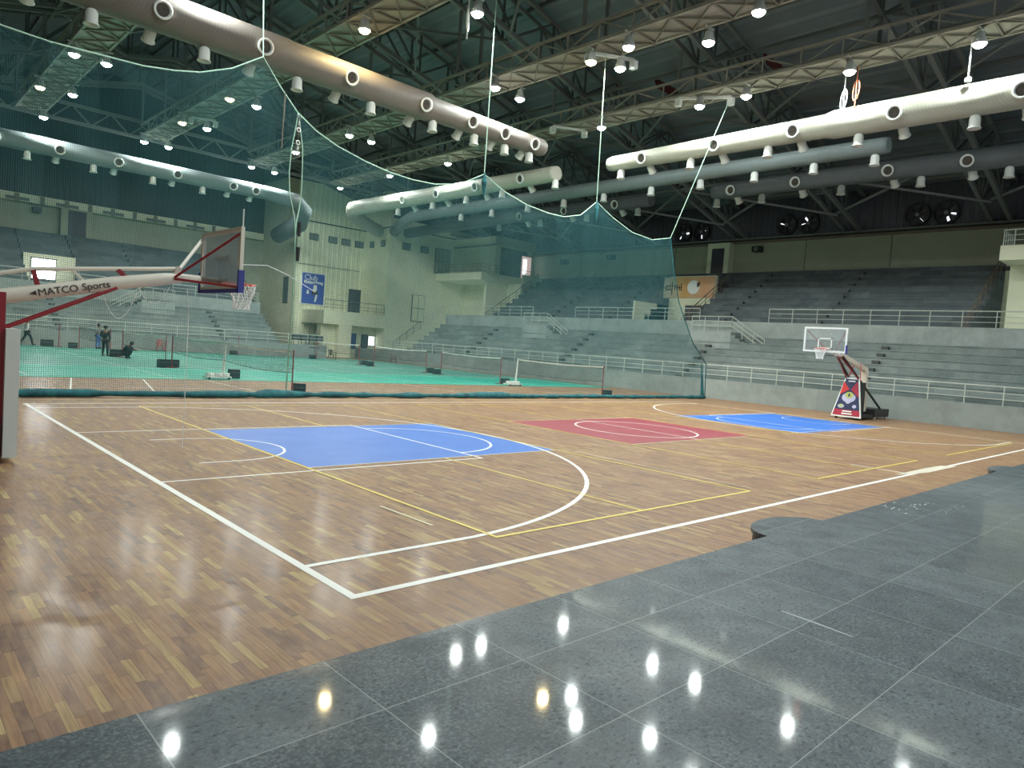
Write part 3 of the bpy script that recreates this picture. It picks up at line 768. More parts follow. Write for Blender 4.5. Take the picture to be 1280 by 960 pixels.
# beige box girders with catwalk plate, hung under the trusses
GX = (5.35, 12.85, 20.8, 28.2)
for i, gx in enumerate(GX):
    t = thing('lattice_girder', 'beige lattice girder hanging across the hall, %s from the left' % ORD[i], 'girder', (gx, 20, 15.5), 'beige lattice girders')
    y0, y1 = -10, 51.8; W = .78
    for s_ in (-W, W):
        MB().bar((gx + s_, y0, 15.5), (gx + s_, y1, 15.5), .12, .14).build('bottom_chord', GIRD, t)
        MB().bar((gx + s_, y0, 16.3), (gx + s_, y1, 16.3), .1, .12).build('top_chord', GIRD, t)
    MB().box(gx - W + .06, gx + W - .06, y0, y1, 15.53, 15.56).build('catwalk_plate', GIRD, t)
    b = MB(); n = 34; st = (y1 - y0) / n
    for k in range(n):
        a, c = y0 + k * st, y0 + (k + 1) * st
        b.bar((gx - W, a, 15.47), (gx + W, a, 15.47), .09)
        b.bar((gx - W, a, 15.47), (gx + W, c, 15.47), .08); b.bar((gx + W, a, 15.44), (gx - W, c, 15.44), .08)
    b.build('bottom_lacing', GIRDD, t)  # darker beige here paints in the shadow of the X lacing
    for s_ in (-W, W):
        b = MB()
        for k in range(n):
            a, c = y0 + k * st, y0 + (k + 1) * st
            b.bar((gx + s_, a, 15.5), (gx + s_, a, 16.3), .06)
            if k % 2: b.bar((gx + s_, a, 15.5), (gx + s_, c, 16.3), .06)
            else: b.bar((gx + s_, a, 16.3), (gx + s_, c, 15.5), .06)
        b.build('side_lacing', GIRD, t)
# eave truss along the far stand, carrying the girder ends
t = thing('eave_truss', 'long light steel truss above the far stand where the girders end', 'truss', (10, 52, 15.5))
for z in (15.45, 16.6):
    MB().bar((-15, 52.1, z), (36.5, 52.1, z), .2, .22).build('chord', STEEL, t)
b = MB()
for k in range(21):
    a = -15 + k * 2.4
    b.bar((a, 52.1, 15.45), (a + 1.2, 52.1, 16.6), .09).bar((a + 1.2, 52.1, 16.6), (a + 2.4, 52.1, 15.45), .09)
b.build('web_members', STEEL, t)

# ---------------------------------------------------------------- air ducts
def cup_mesh():
    return MB().lathe([(.02, 0), (.1, -.01), (.17, -.06), (.2, -.17), (.205, -.46), (.25, -.54), (.24, -.56), (.185, -.46), (.17, -.26), (.02, -.24)], (0, 0, 0), (0, 0, 1), 16)
def duct(label, path, rads, cups, rings, near, n=24, dm=None):
    """path polyline; cups = [point on centre line], rings likewise; near = direction (unit) of the side facing the court"""
    t = thing('air_duct', label, 'duct', path[0], 'round air ducts')
    MB().tube(path, rads, n).build('duct_body', dm or DUCT, t, smooth=False)
    for pl in t.children[0].data.polygons: pl.use_smooth = len(pl.vertices) == 4
    pr = None
    def rad_at(p):
        best = None
        for (a, ra), (c, rc) in zip(zip(path, rads), list(zip(path, rads))[1:]):
            a = Vector(a); c = Vector(c); L = (c - a).length
            if L < 1e-4: continue
            u = max(0, min(1, (Vector(p) - a).dot(c - a) / L / L)); q = a.lerp(c, u); d = (q - Vector(p)).length
            if best is None or d < best[0]: best = (d, ra + (rc - ra) * u)
        return best[1]
    for p in cups:
        r = rad_at(p); loc = Vector(p) + Vector((0, 0, -r + .04)) - t.location
        if pr is None:
            pr = cup_mesh().build('cup_diffuser', CUP, None, smooth=True); pr.parent = t; pr.location = loc
        else: share(pr, t, loc)
    nr = Vector(near).normalized(); k = 0
    R0 = None
    for p in rings:
        r = rad_at(p); d = (nr + Vector((0, 0, -.25))).normalized()
        loc = Vector(p) + d * (r - .06) - t.location
        if R0 is None:
            R0 = MB().lathe([(.24, -.04), (.25, .1), (.32, .13), (.32, .16), (.24, .17), (.22, .05)], (0, 0, 0), d, 18).build('side_nozzle', CUP, None, smooth=True); R0.parent = t; R0.location = loc
            H0 = MB().lathe([(.0, .1), (.08, .12), (.22, .08)], (0, 0, 0), d, 18).build('nozzle_core', HOLE, None); H0.parent = R0
        else:
            c = share(R0, t, loc); h = H0.copy(); COL.objects.link(h); h.parent = c
        d2 = (-nr + Vector((0, 0, -.9))).normalized()
        loc2 = Vector(p) + d2 * (r - .05) - t.location
        q = Vector((0, 0, -1)).rotation_difference(d2).to_euler()
        if pr is not None: share(pr, t, loc2, q)
    return t
Y1 = 22.9
duct('large brown-grey spiral duct running above the near side of the hanging net', [(-8, Y1, 13.2), (9.5, Y1, 13.2), (9.7, Y1, 13.2), (16.6, Y1, 13.2), (16.9, Y1, 13.2), (24.3, Y1, 13.2), (24.5, Y1, 13.2)], [.72, .7, .66, .64, .54, .46, .4],
     [(x, Y1, 13.2) for x in (-1, 2.7, 6.4, 10.1, 13.6, 17.0, 19.6, 21.7, 23.5)], [(x, Y1, 13.2) for x in (1, 4.7, 8.4, 12.2, 16.1, 19.0, 21.2, 23.4)], (0, -1, 0), dm=DUCTB)
X2 = 29.0
duct('cream lit spiral duct with white cups crossing above the red court panel', [(X2, -9, 13.2), (X2, 8.9, 13.2), (X2, 9.3, 13.2), (X2, 21.5, 13.2), (X2, 21.8, 13.2)], [.66, .62, .52, .42, .36],
     [(X2, y, 13.2) for y in (-1, 3.4, 7.8, 12.0, 16.3, 20.9)], [(X2, y, 13.2) for y in (1.8, 6.2, 10.6, 14.7, 19.2)], (-1, 0, 0))
duct('pale spiral duct bending out of the cream tower wall', [(36.2, 57.5, 13.0), (32.5, 54.5, 13.0), (29.6, 51.6, 13.1), (28.7, 50.0, 13.2), (28.6, 48.4, 13.2), (28.8, 38, 13.2), (28.9, 26.2, 13.2), (28.9, 25.9, 13.2)], [.62, .62, .62, .62, .62, .56, .48, .44],
     [(28.8, y, 13.2) for y in (25.9, 30.8, 34.6, 38.6, 43.2)], [(28.8, y, 13.2) for y in (28.6, 33.1, 37.5, 41.8)], (-1, 0, 0))
X3 = 33.2
duct('grey-green spiral duct, long one behind and below the cream lit duct', [(36.6, 55.4, 12.9), (34.6, 51.0, 13.1), (33.4, 47.8, 13.2), (X3, 30, 13.2), (X3, 8.3, 13.2), (X3, 8.0, 13.2)], [.5, .5, .48, .45, .4, .36],
     [(X3, y, 13.2) for y in (8.6, 11.6, 14.9, 18.3, 21.8, 25.6, 29.2, 32.8, 36.8, 40.6)], [], (-1, 0, 0), dm=DUCTG)
X4 = 37.8
duct('dark spiral duct farthest back along the right stand', [(X4, -9, 13.2), (X4, 19.8, 13.2), (X4, 20.2, 13.2)], [.6, .48, .44],
     [(X4, y, 13.2) for y in (.5, 4, 7.9, 12.0, 16.8, 19.9)], [(X4, y, 13.2) for y in (1.5, 5.7, 9.4, 14.5, 18.7)], (-1, 0, 0), dm=DUCTD)
duct('dark spiral duct behind the hanging net above the right stand', [(X4, 25.1, 13.2), (X4, 40, 13.2), (38.2, 55.4, 13.0)], [.44, .5, .5],
     [(X4, y, 13.2) for y in (26.2, 31, 36, 41)], [(X4, y, 13.2) for y in (28, 33, 38)], (-1, 0, 0), dm=DUCTD)
YL = 51.0
duct('dim teal spiral duct seen through the net above the far left stand', [(-12, YL, 13.2), (21.5, YL, 13.2), (24.0, YL + .3, 13.1), (25.4, YL + 1.6, 12.6), (26.0, YL + 3.6, 11.8), (26.4, YL + 8.6, 11.2)], [.6, .55, .62, .7, .75, .75],
     [(x, YL, 13.2) for x in (1.5, 5.2, 9.0, 12.8, 16.3)], [(x, YL, 13.2) for x in (3.4, 6.9, 10.4, 14.3, 18.4, 20.2)], (0, -1, 0), dm=DUCTG)

# ---------------------------------------------------------------- lamps
def lamp_proto(warm):
    t = thing('high_bay_lamp', 'x', 'lamp', (0, 0, 0), 'high bay lamps')
    MB().lathe([(.03, .42), (.16, .4), (.18, .2), (.24, .12), (.27, -.02), (.25, -.04), (.22, .06), (.02, .07)], (0, 0, 0), (0, 0, 1), 18).build('housing', LAMPH, t, smooth=True)
    MB().lathe([(.001, -.17), (.12, -.155), (.2, -.1), (.24, -.02)], (0, 0, 0), (0, 0, 1), 18).build('lens', LENSW if warm else LENSC, t)
    MB().bar((0, 0, .42), (0, 0, .55), .05).bar((-.3, 0, .57), (.3, 0, .57), .06).build('bracket', LAMPH, t)
    ld = bpy.data.lights.new('lamp_light', 'AREA'); ld.shape = 'DISK'; ld.size = .34; ld.energy = LAMP_W * (.7 if warm else 1); ld.color = WARM if warm else COOL
    lo = bpy.data.objects.new('lamp_light', ld); COL.objects.link(lo); lo.parent = t; lo.location = (0, 0, -.19)
    return t
LP = [(4.7, 35.8, 0), (6.1, 35.8, 0), (4.55, 43.3, 1), (6.1, 43.1, 0), (5.9, 50.3, 0), (12.0, 50.6, 0), (13.6, 50.5, 0), (12.1, 43, 1), (13.6, 42.9, 0), (12.2, 35.6, 1), (13.7, 35.5, 0),
      (19.8, 50.6, 0), (21.7, 50.6, 0), (19.8, 43, 0), (27.7, 50.7, 0), (19.9, 35.8, 0), (21.5, 35.8, 0), (27.5, 42.7, 0), (27.7, 35.6, 0), (12.3, 21.6, 1), (19.9, 21.9, 0), (21.7, 22, 0),
      (20.35, 16.1, 1), (20.15, 13.9, 0), (21.65, 15.5, 0), (27.55, 21.4, 0), (27.7, 15.2, 0), (27.75, 12.7, 0), (21.7, 11.1, 0), (27.65, 7.9, 0), (27.8, 3.2, 0), (14.3, 16.7, 0), (20.6, 8.4, 0),
      (6.1, 22, 0), (4.7, 8.5, 0), (12.2, 8.5, 0), (5.9, 1, 0), (13.6, .5, 0), (20.6, .5, 0), (12.6, -6, 0), (5.2, -6, 0), (27.8, -5, 0), (5.6, 15.5, 0)]  # all but the first here: unseen lamps added to light the near area
protos = {0: lamp_proto(0), 1: lamp_proto(1)}
used = {0: False, 1: False}
rowname = lambda y: ['over far stand wall', 'one bay before far stand', 'two bays before far stand', 'just behind hanging net', 'over court just before net', 'over middle of court', 'over near court edge', 'unseen, added above granite platform'][0 if y > 48 else 1 if y > 40 else 2 if y > 30 else 3 if y > 20 else 4 if y > 12 else 5 if y > 5 else 6 if y > -3 else 7]
for x, y, wm in LP:
    t = protos[wm] if not used[wm] else copy_tree(protos[wm]); used[wm] = True
    t.location = (x, y, 14.9)
    gi = min(range(4), key=lambda q: abs(GX[q] - x))
    side = 'left' if x < GX[gi] else 'right'
    t['label'] = '%s lamp, %s edge of %s girder from left, %s' % ('yellow' if wm else 'white', side, ORD[gi], rowname(y)) + (', rear one' if (x, y) in ((20.35, 16.1), (27.7, 15.2)) else '')
# white cross arms with sockets near the net ropes
def lamp_arm(p, q, label):
    t = thing('lamp_arm', label, 'bracket', p, 'white lamp arms')
    MB().bar(p, q, .12, .12).build('arm', WHITEM, t)
    for c in (p, q): MB().box(c[0] - .12, c[0] + .12, c[1] - .15, c[1] + .15, c[2] - .4, c[2] - .05).build('gear_box', WHITEM, t)
lamp_arm((20.4, 16.3, 15.35), (22.2, 15.2, 15.35), 'white lamp arm with gear boxes on the third girder above the rope')
lamp_arm((27.3, 16.2, 15.35), (28.6, 14.0, 15.35), 'white lamp arm with gear boxes on the right girder holding the net rope')
lamp_arm((26.9, 24.6, 15.35), (28.6, 23.6, 15.35), 'white lamp arm on the right girder, behind the net rope')
lamp_arm((12.6, 42.9, 15.35), (13.9, 42.3, 15.35), 'white lamp arm on the second girder seen through the net')
# coiled cables dangling from the right girder
def coil(x, y, z, m, label):
    pts = [(x, y, 15.4), (x, y, z + .9)] + [(x + .22 * math.sin(a), y + .22 * math.sin(a), z + .45 + .45 * math.cos(a)) for a in [k * PI / 6 for k in range(13)]] + [(x, y, z - .3)]
    tag(MB().tube(pts, .028, 6).build('hanging_cable', m), label, 'cable')
coil(28.5, 8.4, 13.6, WHITEM, 'white coiled cable dangling from the right girder')
coil(28.5, 7.9, 13.9, RUST, 'orange coiled cable dangling from the right girder')
coil(13.63, 16.4, 13.9, WHITEM, 'white cable loop dangling near the top of the picture')
b = MB().tube([(28.3, 3.6, 15.3), (28.3, 3.6, 13.9)], .025, 6).lathe([(0, .1), (.12, .05), (.12, -.1), (0, -.12)], (28.3, 3.6, 13.8), (0, 0, 1), 10)
tag(b.build('pendant_socket', WHITEM), 'small white pendant hanging below the rightmost lamp', 'pendant')
for (x, y, z, s_) in ((31.6, 20.8, 18.1, 1), (32.2, 14.2, 18.1, -1)):
    b = MB()
    for k in range(7): b.prism([(x + k * .35, y, z), (x + k * .35 + .33, y, z + .1), (x + k * .35 + .33, y + .3, z + .8), (x + k * .35, y + .3, z + .7)], (0, -.04, 0))
    tag(bake(b.build('red_cloth', mat('dark_red_cloth', (.16, .03, .03), .8))), 'dark red cloth caught in the roof steel, ' + ('left one' if s_ > 0 else 'right one'), 'cloth', 'red cloths in roof')

# ---------------------------------------------------------------- divider net
NYp = 16.7
top = [(-6, 12.5), (-4.5, 11.0), (-3, 10.1), (-1.4, 9.55), (-.5, 9.1), (.5, 9.05), (1.2, 9.08), (2.7, 9.15), (3.5, 9.28), (4.2, 9.45), (5.1, 9.85), (6.03, 10.5), (6.6, 9.8), (7.24, 9.15), (7.9, 8.75), (8.7, 8.45), (9.8, 8.2), (10.8, 8.05), (11.8, 8.0), (12.8, 8.05), (14, 8.3), (15.2, 8.95),
       (16.3, 8.5), (17.7, 8.2), (19, 8.1), (20, 8.12), (21.1, 8.4), (22.15, 9.2), (23.4, 8.7), (25, 8.25), (26.7, 8.15), (28.3, 8.5), (28.9, 6.9), (29.7, 5.3), (31.2, 3.2), (32.7, 2.0), (32.9, .05)]
tn = thing('divider_net', 'huge teal cord net hanging between the basketball court and the badminton mats', 'net', (13, NYp, 0))
SL = [(9.15, 7.24, 7.24), (8.6, 7.18, 7.36), (8.0, 7.1, 7.48), (7.3, 7.08, 7.52), (6.6, 7.14, 7.55), (6.1, 7.3, 7.5), (5.6, 7.42, 7.42)]
def sway(x, z): return NYp + .1 * math.sin(x * 1.1) * (1 - z / 12) + .05 * math.sin(x * 3.7 + z)
def net_panel(tp, left=None, right=None):
    b = MB(); n = 16; v = []
    for (x, z) in tp:
        for k in range(n + 1):
            zz = .06 + (z - .06) * k / n; xx = x
            if left and x <= left: 
                for (a, _, r_) in SL:
                    pass
            v.append((xx, sway(xx, zz), zz))
    f = [(i * (n + 1) + k, (i + 1) * (n + 1) + k, (i + 1) * (n + 1) + k + 1, i * (n + 1) + k + 1) for i in range(len(tp) - 1) for k in range(n)]
    return b.add(v, f)
def dense(tp):
    o = []
    for (x0, z0), (x1, z1) in zip(tp, tp[1:]):
        m_ = max(1, int((x1 - x0) / .5))
        for i in range(m_): o.append((x0 + (x1 - x0) * i / m_, z0 + (z1 - z0) * i / m_))
    return o + [tp[-1]]
iL = [i for i, p in enumerate(top) if p[0] == 7.24][0]
net_panel(dense(top[:iL - 0])).build('net_panel', NET, tn)
def slit_x(z, side):
    if z >= 9.15: return 7.24
    if z <= 5.6: return 7.42
    for (za, la, ra), (zb_, lb, rb) in zip(SL, SL[1:]):
        if zb_ <= z <= za:
            u = (za - z) / (za - zb_); return (la + (lb - la) * u) if side == 'l' else (ra + (rb - ra) * u)
for side in 'lr':
    nb = top[iL - 1] if side == 'l' else top[iL + 1]
    n = 24; v = []; f = []
    for k in range(n + 1):
        z = .06 + (9.15 - .06) * k / n
        v += [(nb[0], sway(nb[0], z * nb[1] / 9.15), .06 + (nb[1] - .06) * k / n), (slit_x(z, side), sway(7.3, z), z)]
    for k in range(n): f.append((2 * k, 2 * k + 1, 2 * k + 3, 2 * k + 2))
    MB().add(v, f).build('net_panel', NET, tn)
    MB().tube([(slit_x(z, side), sway(7.3, z) - .02, z) for z in [.1 + 9.05 * k / 24 for k in range(25)]], .018, 5).build('edge_cord', NETROPE, tn)
net_panel(dense(top[iL + 1:-1])).build('net_panel', NET, tn)
MB().tube([(x, NYp, z + .01) for x, z in top[:32]], .022, 5).build('top_rope', NETROPE, tn)
b = MB().tube([(x, sway(x, z) - .01, z) for x, z in top[31:]], .03, 5); b.build('edge_cord', NETROLL, tn)
MB().tube([(32.75, NYp, .1), (32.6, NYp, 1), (32.4, NYp, 2.0)], [.12, .08, .03], 6).build('gathered_edge', NETROLL, tn)
random.seed(3)
pts = []; rr = []
x = -6.0
while x < 33:
    pts.append((x, NYp - .15 + .07 * math.sin(x * .9) + random.uniform(-.03, .03), .1)); rr.append(.085 + random.uniform(-.02, .035) + (.06 if 15.2 < x < 17.3 or 6.4 < x < 7.8 else 0)); x += .45
MB().tube(pts, rr, 8).build('bottom_roll', NETROLL, tn, smooth=True)
# tufts at the two peaks
for x, z in ((15.2, 8.95), (22.15, 9.2)):
    MB().tube([(x, NYp - .03, z + .05), (x, NYp - .03, z - .3), (x + .03, NYp - .03, z - .9)], [.03, .12, .02], 6).build('peak_knot', NETROLL, tn)
for a, c, l in (((6.03, NYp, 10.5), (6.45, NYp + 1.5, 15.4), 'pale rope holding the leftmost peak of the teal net'), ((15.2, NYp, 8.95), (15.3, NYp + .1, 19.2), 'pale rope holding the middle peak of the teal net'),
                ((22.15, NYp, 9.2), (20.95, NYp - .9, 15.4), 'pale rope holding the net peak right of the middle'), ((28.3, NYp, 8.5), (28.55, 14.1, 15.1), 'pale rope holding the right corner of the teal net'), ((-6, NYp, 12.5), (-6, NYp + .2, 19.0), 'pale rope holding the net beyond the left edge')):
    tag(MB().tube([a, c], .02, 5).build('net_rope', NETROPE), l, 'rope', 'ropes of the teal net')
t = thing('rope_tackle', 'chain and shackle tackle hanging on the teal net above the slit', 'tackle', (7.3, NYp - .1, 7))
for k in range(7):
    z = 9.0 - k * .2; MB().lathe([(.045, -.02), (.08, 0), (.045, .02)], (7.25, NYp - .12, z), (1, 0, 0) if k % 2 else (0, 1, 0), 10).build('chain_link', CORD if k % 3 else STEEL, t)
for z in (5.7, 4.9): MB().tube([(7.45, NYp - .12, z), (7.45, NYp - .12, z - .45)], [.07, .05], 6).build('weight', BLACK, t)
tag(MB().tube([(6.75, NYp - .1, 9.6), (6.72, NYp - .1, 7.9)], .018, 5).build('hanging_stick', RAILD), 'thin brown stick hanging beside the left peak of the net', 'stick')

# ---------------------------------------------------------------- badminton nets and posts
def red_post(x, y, label, box=(.28, -.12), two=False):
    t = thing('net_post', label, 'post', (x, y, .012), 'red badminton net posts')
    MB().tube([(x, y, .03), (x, y, 1.56)], .024, 8).build('pole', REDT, t)
    MB().box(x - .28, x + .2, y - .08, y + .08, .012, .045).build('foot_plate', REDT, t)
    return t
def weight(x, y, label, w_=.34, h_=.36):
    t = thing('weight_box', label, 'box', (x, y, 0), 'black weight boxes')
    MB().box(x - w_ / 2, x + w_ / 2, y - .16, y + .16, .012, h_).build('box_body', BLACK, t)
    MB().box(x - w_ / 2 - .015, x + w_ / 2 + .015, y - .175, y + .175, h_ * .62, h_ * .7).build('box_rim', STEELD, t)
def white_stand(x, y, label):
    t = thing('trolley_post', label, 'post', (x, y, 0), 'white wheeled net posts')
    MB().tube([(x, y, .12), (x + .04, y, 1.56)], .035, 8).build('pole', WHITEM, t)
    MB().tube([(x - .1, y, .12), (x, y, 1.1)], .018, 6).build('stay', WHITEM, t)
    MB().box(x - .75, x + .25, y - .25, y + .25, .06, .13).build('base_plate', WHITEM, t)
    for dx in (-.55, -.2, .08): MB().lathe([(0, -.06), (.16, -.06), (.17, 0), (.16, .06), (0, .06)], (x + dx, y, .2), (0, 0, 1), 14).build('disc_weight', WHITEM, t)
    for dx in (-.65, .15): MB().lathe([(0, -.03), (.05, -.03), (.05, .03), (0, .03)], (x + dx, y - .22, .055), (0, 1, 0), 10).build('wheel', BLACK, t)
def bnet(x0, y0, x1, y1, label):
    t = thing('badminton_net', label, 'net', (x0, y0, .8), 'badminton nets')
    n = 10; v = []; f = []
    for k in range(n + 1):
        u = k / n; sag = .06 * 4 * u * (1 - u)
        x = x0 + (x1 - x0) * u; y = y0 + (y1 - y0) * u
        v += [(x, y, .78 - sag * 1.5), (x, y, 1.5 - sag)]
    for k in range(n): f.append((2 * k, 2 * k + 1, 2 * k + 3, 2 * k + 2))
    MB().add(v, f).build('net_mesh', BNET, t)
    MB().add([(a, c_, z + d) for (a, c_, z) in v[1::2] for d in (-.035, .035)], [(2 * k, 2 * k + 1, 2 * k + 3, 2 * k + 2) for k in range(n)]).build('top_tape', TAPE, t)
    MB().tube([p for p in v[0::2]], .012, 5).build('bottom_cord', BLACK, t)
LN = ['nearest the teal net', 'second row back', 'third row back', 'fourth row back']
for i, (a, c) in enumerate((((7.83, 17.25), (8.15, 24.1)), ((8.2, 24.3), (8.2, 30.6)), ((8.13, 31.3), (8.3, 39.4)), ((8.1, 41.2), (8.1, 48.8)))):
    bnet(*a, *c, 'badminton net of the left column, ' + LN[i])
    if i != 0 and i != 1: red_post(a[0], a[1], 'red badminton post of the left column, front post of the %s' % LN[i])
    if i == 0: red_post(a[0], a[1], 'red badminton post of the left column nearest the teal net'); weight(a[0] + .32, a[1] + .1, 'black weight box beside the nearest left red post', .32, .42)
    if i != 0: red_post(c[0], c[1], 'red badminton post of the left column, rear post of the %s' % LN[i])
    if i > 0: weight(c[0] - .3, c[1] + .25, 'black weight box at the rear post of the left column %s' % LN[i], .5, .4)
    if i > 1: weight(a[0] + .35, a[1], 'black weight box at the front post of the left column %s' % LN[i], .5, .38)
white_stand(8.15, 24.05, 'white wheeled net post with disc weights at the edge of the teal mats, left')
weight(8.8, 24.6, 'black weight box behind the left white wheeled post', .4, .4)
for i, (a, c) in enumerate((((24.5, 17.4), (24.5, 23.6)), ((24.1, 24.6), (25.9, 32.5)), ((25.75, 34.0), (25.45, 40.1)), ((25.2, 41.8), (25.45, 49.0)))):
    bnet(*a, *c, 'badminton net of the right column, ' + LN[i])
    red_post(a[0], a[1], 'red badminton post of the right column, front post of the %s' % LN[i])
    weight(a[0] + .4, a[1], 'black weight box at the front post of the right column %s' % LN[i], .42, .34)
    if i: red_post(c[0], c[1], 'red badminton post of the right column, rear post of the %s' % LN[i]); weight(c[0] - .35, c[1], 'black weight box at the rear post of the right column %s' % LN[i], .45, .34)
white_stand(24.55, 23.75, 'white wheeled net post with disc weights at the edge of the teal mats, right')
weight(6.6, 50.6, 'slumped black box by the far left wall', .7, .45)
red_post(7.3, 50.7, 'lone red post standing by the far left wall')
red_post(19.6, 50.9, 'lone red post by the far wall right of the red chair'); weight(19.2, 50.8, 'black weight box at the lone post by the far wall', .5, .3)

def chair(x, y, rz, m, label):
    t = thing('plastic_chair', label, 'chair', (x, y, .012), 'plastic armchairs')
    t.location = (0, 0, 0)
    def q(px, py, pz): return (px, py, pz)
    MB().box(-.22, .22, -.22, .22, .4, .43).build('seat', m, t)
    bb = MB()
    for k in range(5): bb.bar((-.19 + k * .095, .22, .44), (-.17 + k * .085, .3, .82), .05, .02, up=(0, 1, 0))
    bb.bar((-.21, .3, .82), (.21, .3, .82), .03, .06).build('backrest', m, t)
    for sx in (-1, 1):
        MB().tube([(sx * .25, -.2, .4), (sx * .26, -.2, .62), (sx * .26, .24, .64)], .022, 6).build('armrest', m, t)
        for sy in (-1, 1): MB().tube([(sx * .2, sy * .2, .41), (sx * .25, sy * .25, 0)], [.03, .02], 6).build('leg', m, t)
    t.location = (x, y, .012); t.rotation_euler = (0, 0, rz)
chair(26.9, 49.0, 2.2, BLACK, 'black plastic armchair standing before the far wall near the pillar')
chair(32.0, 47.3, .9, CHAIRM, 'maroon plastic armchair standing alone under the right stand wall')
chair(13.7, 50.6, 0, CHAIRR, 'red plastic chair by the wall of the far left stand')
t = thing('side_table', 'small dark table with a black bag beside the black armchair', 'table', (25.9, 50.3, .012))
MB().box(25.6, 26.3, 50.0, 50.6, .9, .95).build('table_top', BLACK, t); MB().tube([(25.95, 50.3, .012), (25.95, 50.3, .9)], .04, 6).build('table_leg', RAILD, t)

# ---------------------------------------------------------------- basketball hoops
def hoop_net(c, t, r=.225):
    b = MB(); n = 12
    rings = [(r, 0), (r * .93, -.12), (r * .72, -.25), (r * .6, -.36), (r * .62, -.45)]
    for lv in range(len(rings) - 1):
        (r0, z0), (r1, z1) = rings[lv], rings[lv + 1]
        for k in range(n):
            a0 = 2 * PI * (k + .5 * (lv % 2)) / n
            for s_ in (-.5, .5):
                a1 = a0 + 2 * PI * s_ / n
                b.bar((c[0] + r0 * math.cos(a0), c[1] + r0 * math.sin(a0), c[2] + z0), (c[0] + r1 * math.cos(a1), c[1] + r1 * math.sin(a1), c[2] + z1), .012)
    b.build('hoop_net', CORD, t)
def board(t, bx, cy, z0, sgn, glassm, rearm, near_only=False):
    """board plane at x = bx, facing direction sgn along X"""
    y0, y1, z1 = cy - .9, cy + .9, z0 + 1.05; d = .03; fw = .07
    MB().box(bx - .008, bx + .008, y0 + fw, y1 - fw, z0 + fw, z1 - fw).build('glass_panel', glassm, t)
    b = MB(); b.box(bx - d, bx + d, y0, y0 + fw, z0, z1); b.box(bx - d, bx + d, y1 - fw, y1, z0, z1); b.box(bx - d, bx + d, y0 + fw, y1 - fw, z1 - fw, z1); b.box(bx - d, bx + d, y0 + fw, y1 - fw, z0, z0 + fw)
    b.build('board_frame', rearm, t)
    b = MB(); X = bx + sgn * .011
    yc0, yc1, zc0, zc1 = cy - .295, cy + .295, z0 + .15, z0 + .6
    for a in ((yc0, yc1, zc1 - .05, zc1), (yc0, yc1, zc0, zc0 + .05), (yc0, yc0 + .05, zc0, zc1), (yc1 - .05, yc1, zc0, zc1)): b.box(X - .003, X + .003, *a)
    b.build('target_square', WHITEM, t)
    b = MB()
    if not near_only: b.box(bx - .05, bx + .05, y0 - .02, y1 + .02, z0 - .04, z0 + .02)
    for yy in ((y0,) if near_only else (y0, y1)): b.box(bx - .05, bx + .05, yy - .025, yy + .025, z0 - .04, z0 + .33)
    b.build('edge_padding', NAVY, t)
    rc = (bx + sgn * .4, cy, z0 + .15)
    pts = [(rc[0] + .225 * math.cos(a), rc[1] + .225 * math.sin(a), rc[2]) for a in [2 * PI * k / 24 for k in range(25)]]
    MB().tube(pts, .012, 6, cap=False).build('rim', ORANGE, t)
    MB().box(min(bx, bx + sgn * .17), max(bx, bx + sgn * .17), cy - .1, cy + .1, z0 + .08, z0 + .16).build('rim_bracket', ORANGE, t)
    hoop_net(rc, t)
GL = mat('scratched_board_glass', (.45, .5, .55), .35); k = NT(GL); k.b.inputs['Transmission Weight'].default_value = 0.0; k.b.inputs['Alpha'].default_value = .42
GLC = mat('clear_board_glass', (.6, .65, .65), .1); GLC.node_tree.nodes['Principled BSDF'].inputs['Alpha'].default_value = .12
# left hoop, seen from behind and beside
HY = 7.6; BX = 1.64; BZ = 2.79
t = thing('basketball_hoop', 'wheeled basketball hoop with cream arm reaching in from the left edge', 'basketball hoop', (-2.6, HY, 0), 'basketball hoops')
board(t, BX, HY, BZ, 1, GL, CREAMT)
am = MB().tube([(-2.6, HY, 2.1), (-1.49, HY, 2.37), (-.9, HY, 2.515), (.07, HY, 2.75), (.66, HY, 2.87), (.97, HY, 2.93), (1.02, HY, 2.935), (1.3, HY, 2.95)], [.12, .115, .112, .108, .105, .085, .07, .06], 14).build('arm', CREAMT, t, smooth=True)
MB().tube([(1.28, HY, 2.95), (1.62, HY, 2.95)], .045, 8).build('arm_tip', RAILD, t)
MB().tube([(-2.6, HY, 2.4), (-1.1, HY, 2.82), (.94, HY, 3.08)], .032, 8).build('upper_tube', CREAMT, t)
MB().bar((.94, HY, 3.11), (.9, HY, 2.95), .09).build('tube_head', CREAMT, t)
for a, c in (((-1.1, HY, 2.8), (-1.03, HY, 2.55)), ((.02, HY, 2.95), (.17, HY, 2.82))): MB().bar(a, c, .06).build('red_strut', REDT, t)
MB().bar((-.6, HY, 2.87), (-.4, HY, 2.68), .04).build('white_strut', CREAMT, t)
MB().tube([(.94, HY, 3.05), (BX - .03, HY + .88, BZ + .93)], .03, 8).build('board_stay', CREAMT, t)
MB().tube([(.86, HY - .1, 2.93), (BX - .03, HY - .85, BZ + .93)], .022, 8).build('board_stay', REDT, t, label='dark red stay to the near board corner')
MB().tube([(.86, HY - .1, 2.9), (BX - .03, HY - .85, BZ + .05)], .022, 8).build('board_stay', REDT, t, label='dark red stay to the bottom board corner')
for dy in (-.14, .05): MB().tube([(-1.75, HY + dy - .1, 1.77), (-.02, HY + dy - .05, 2.65)], .026, 8).build('diagonal_brace', REDT, t)
for dy in (-.35, .35): MB().box(-1.62, -1.47, HY + dy - .06, HY + dy + .06, .1, 2.43).build('column', REDT, t)
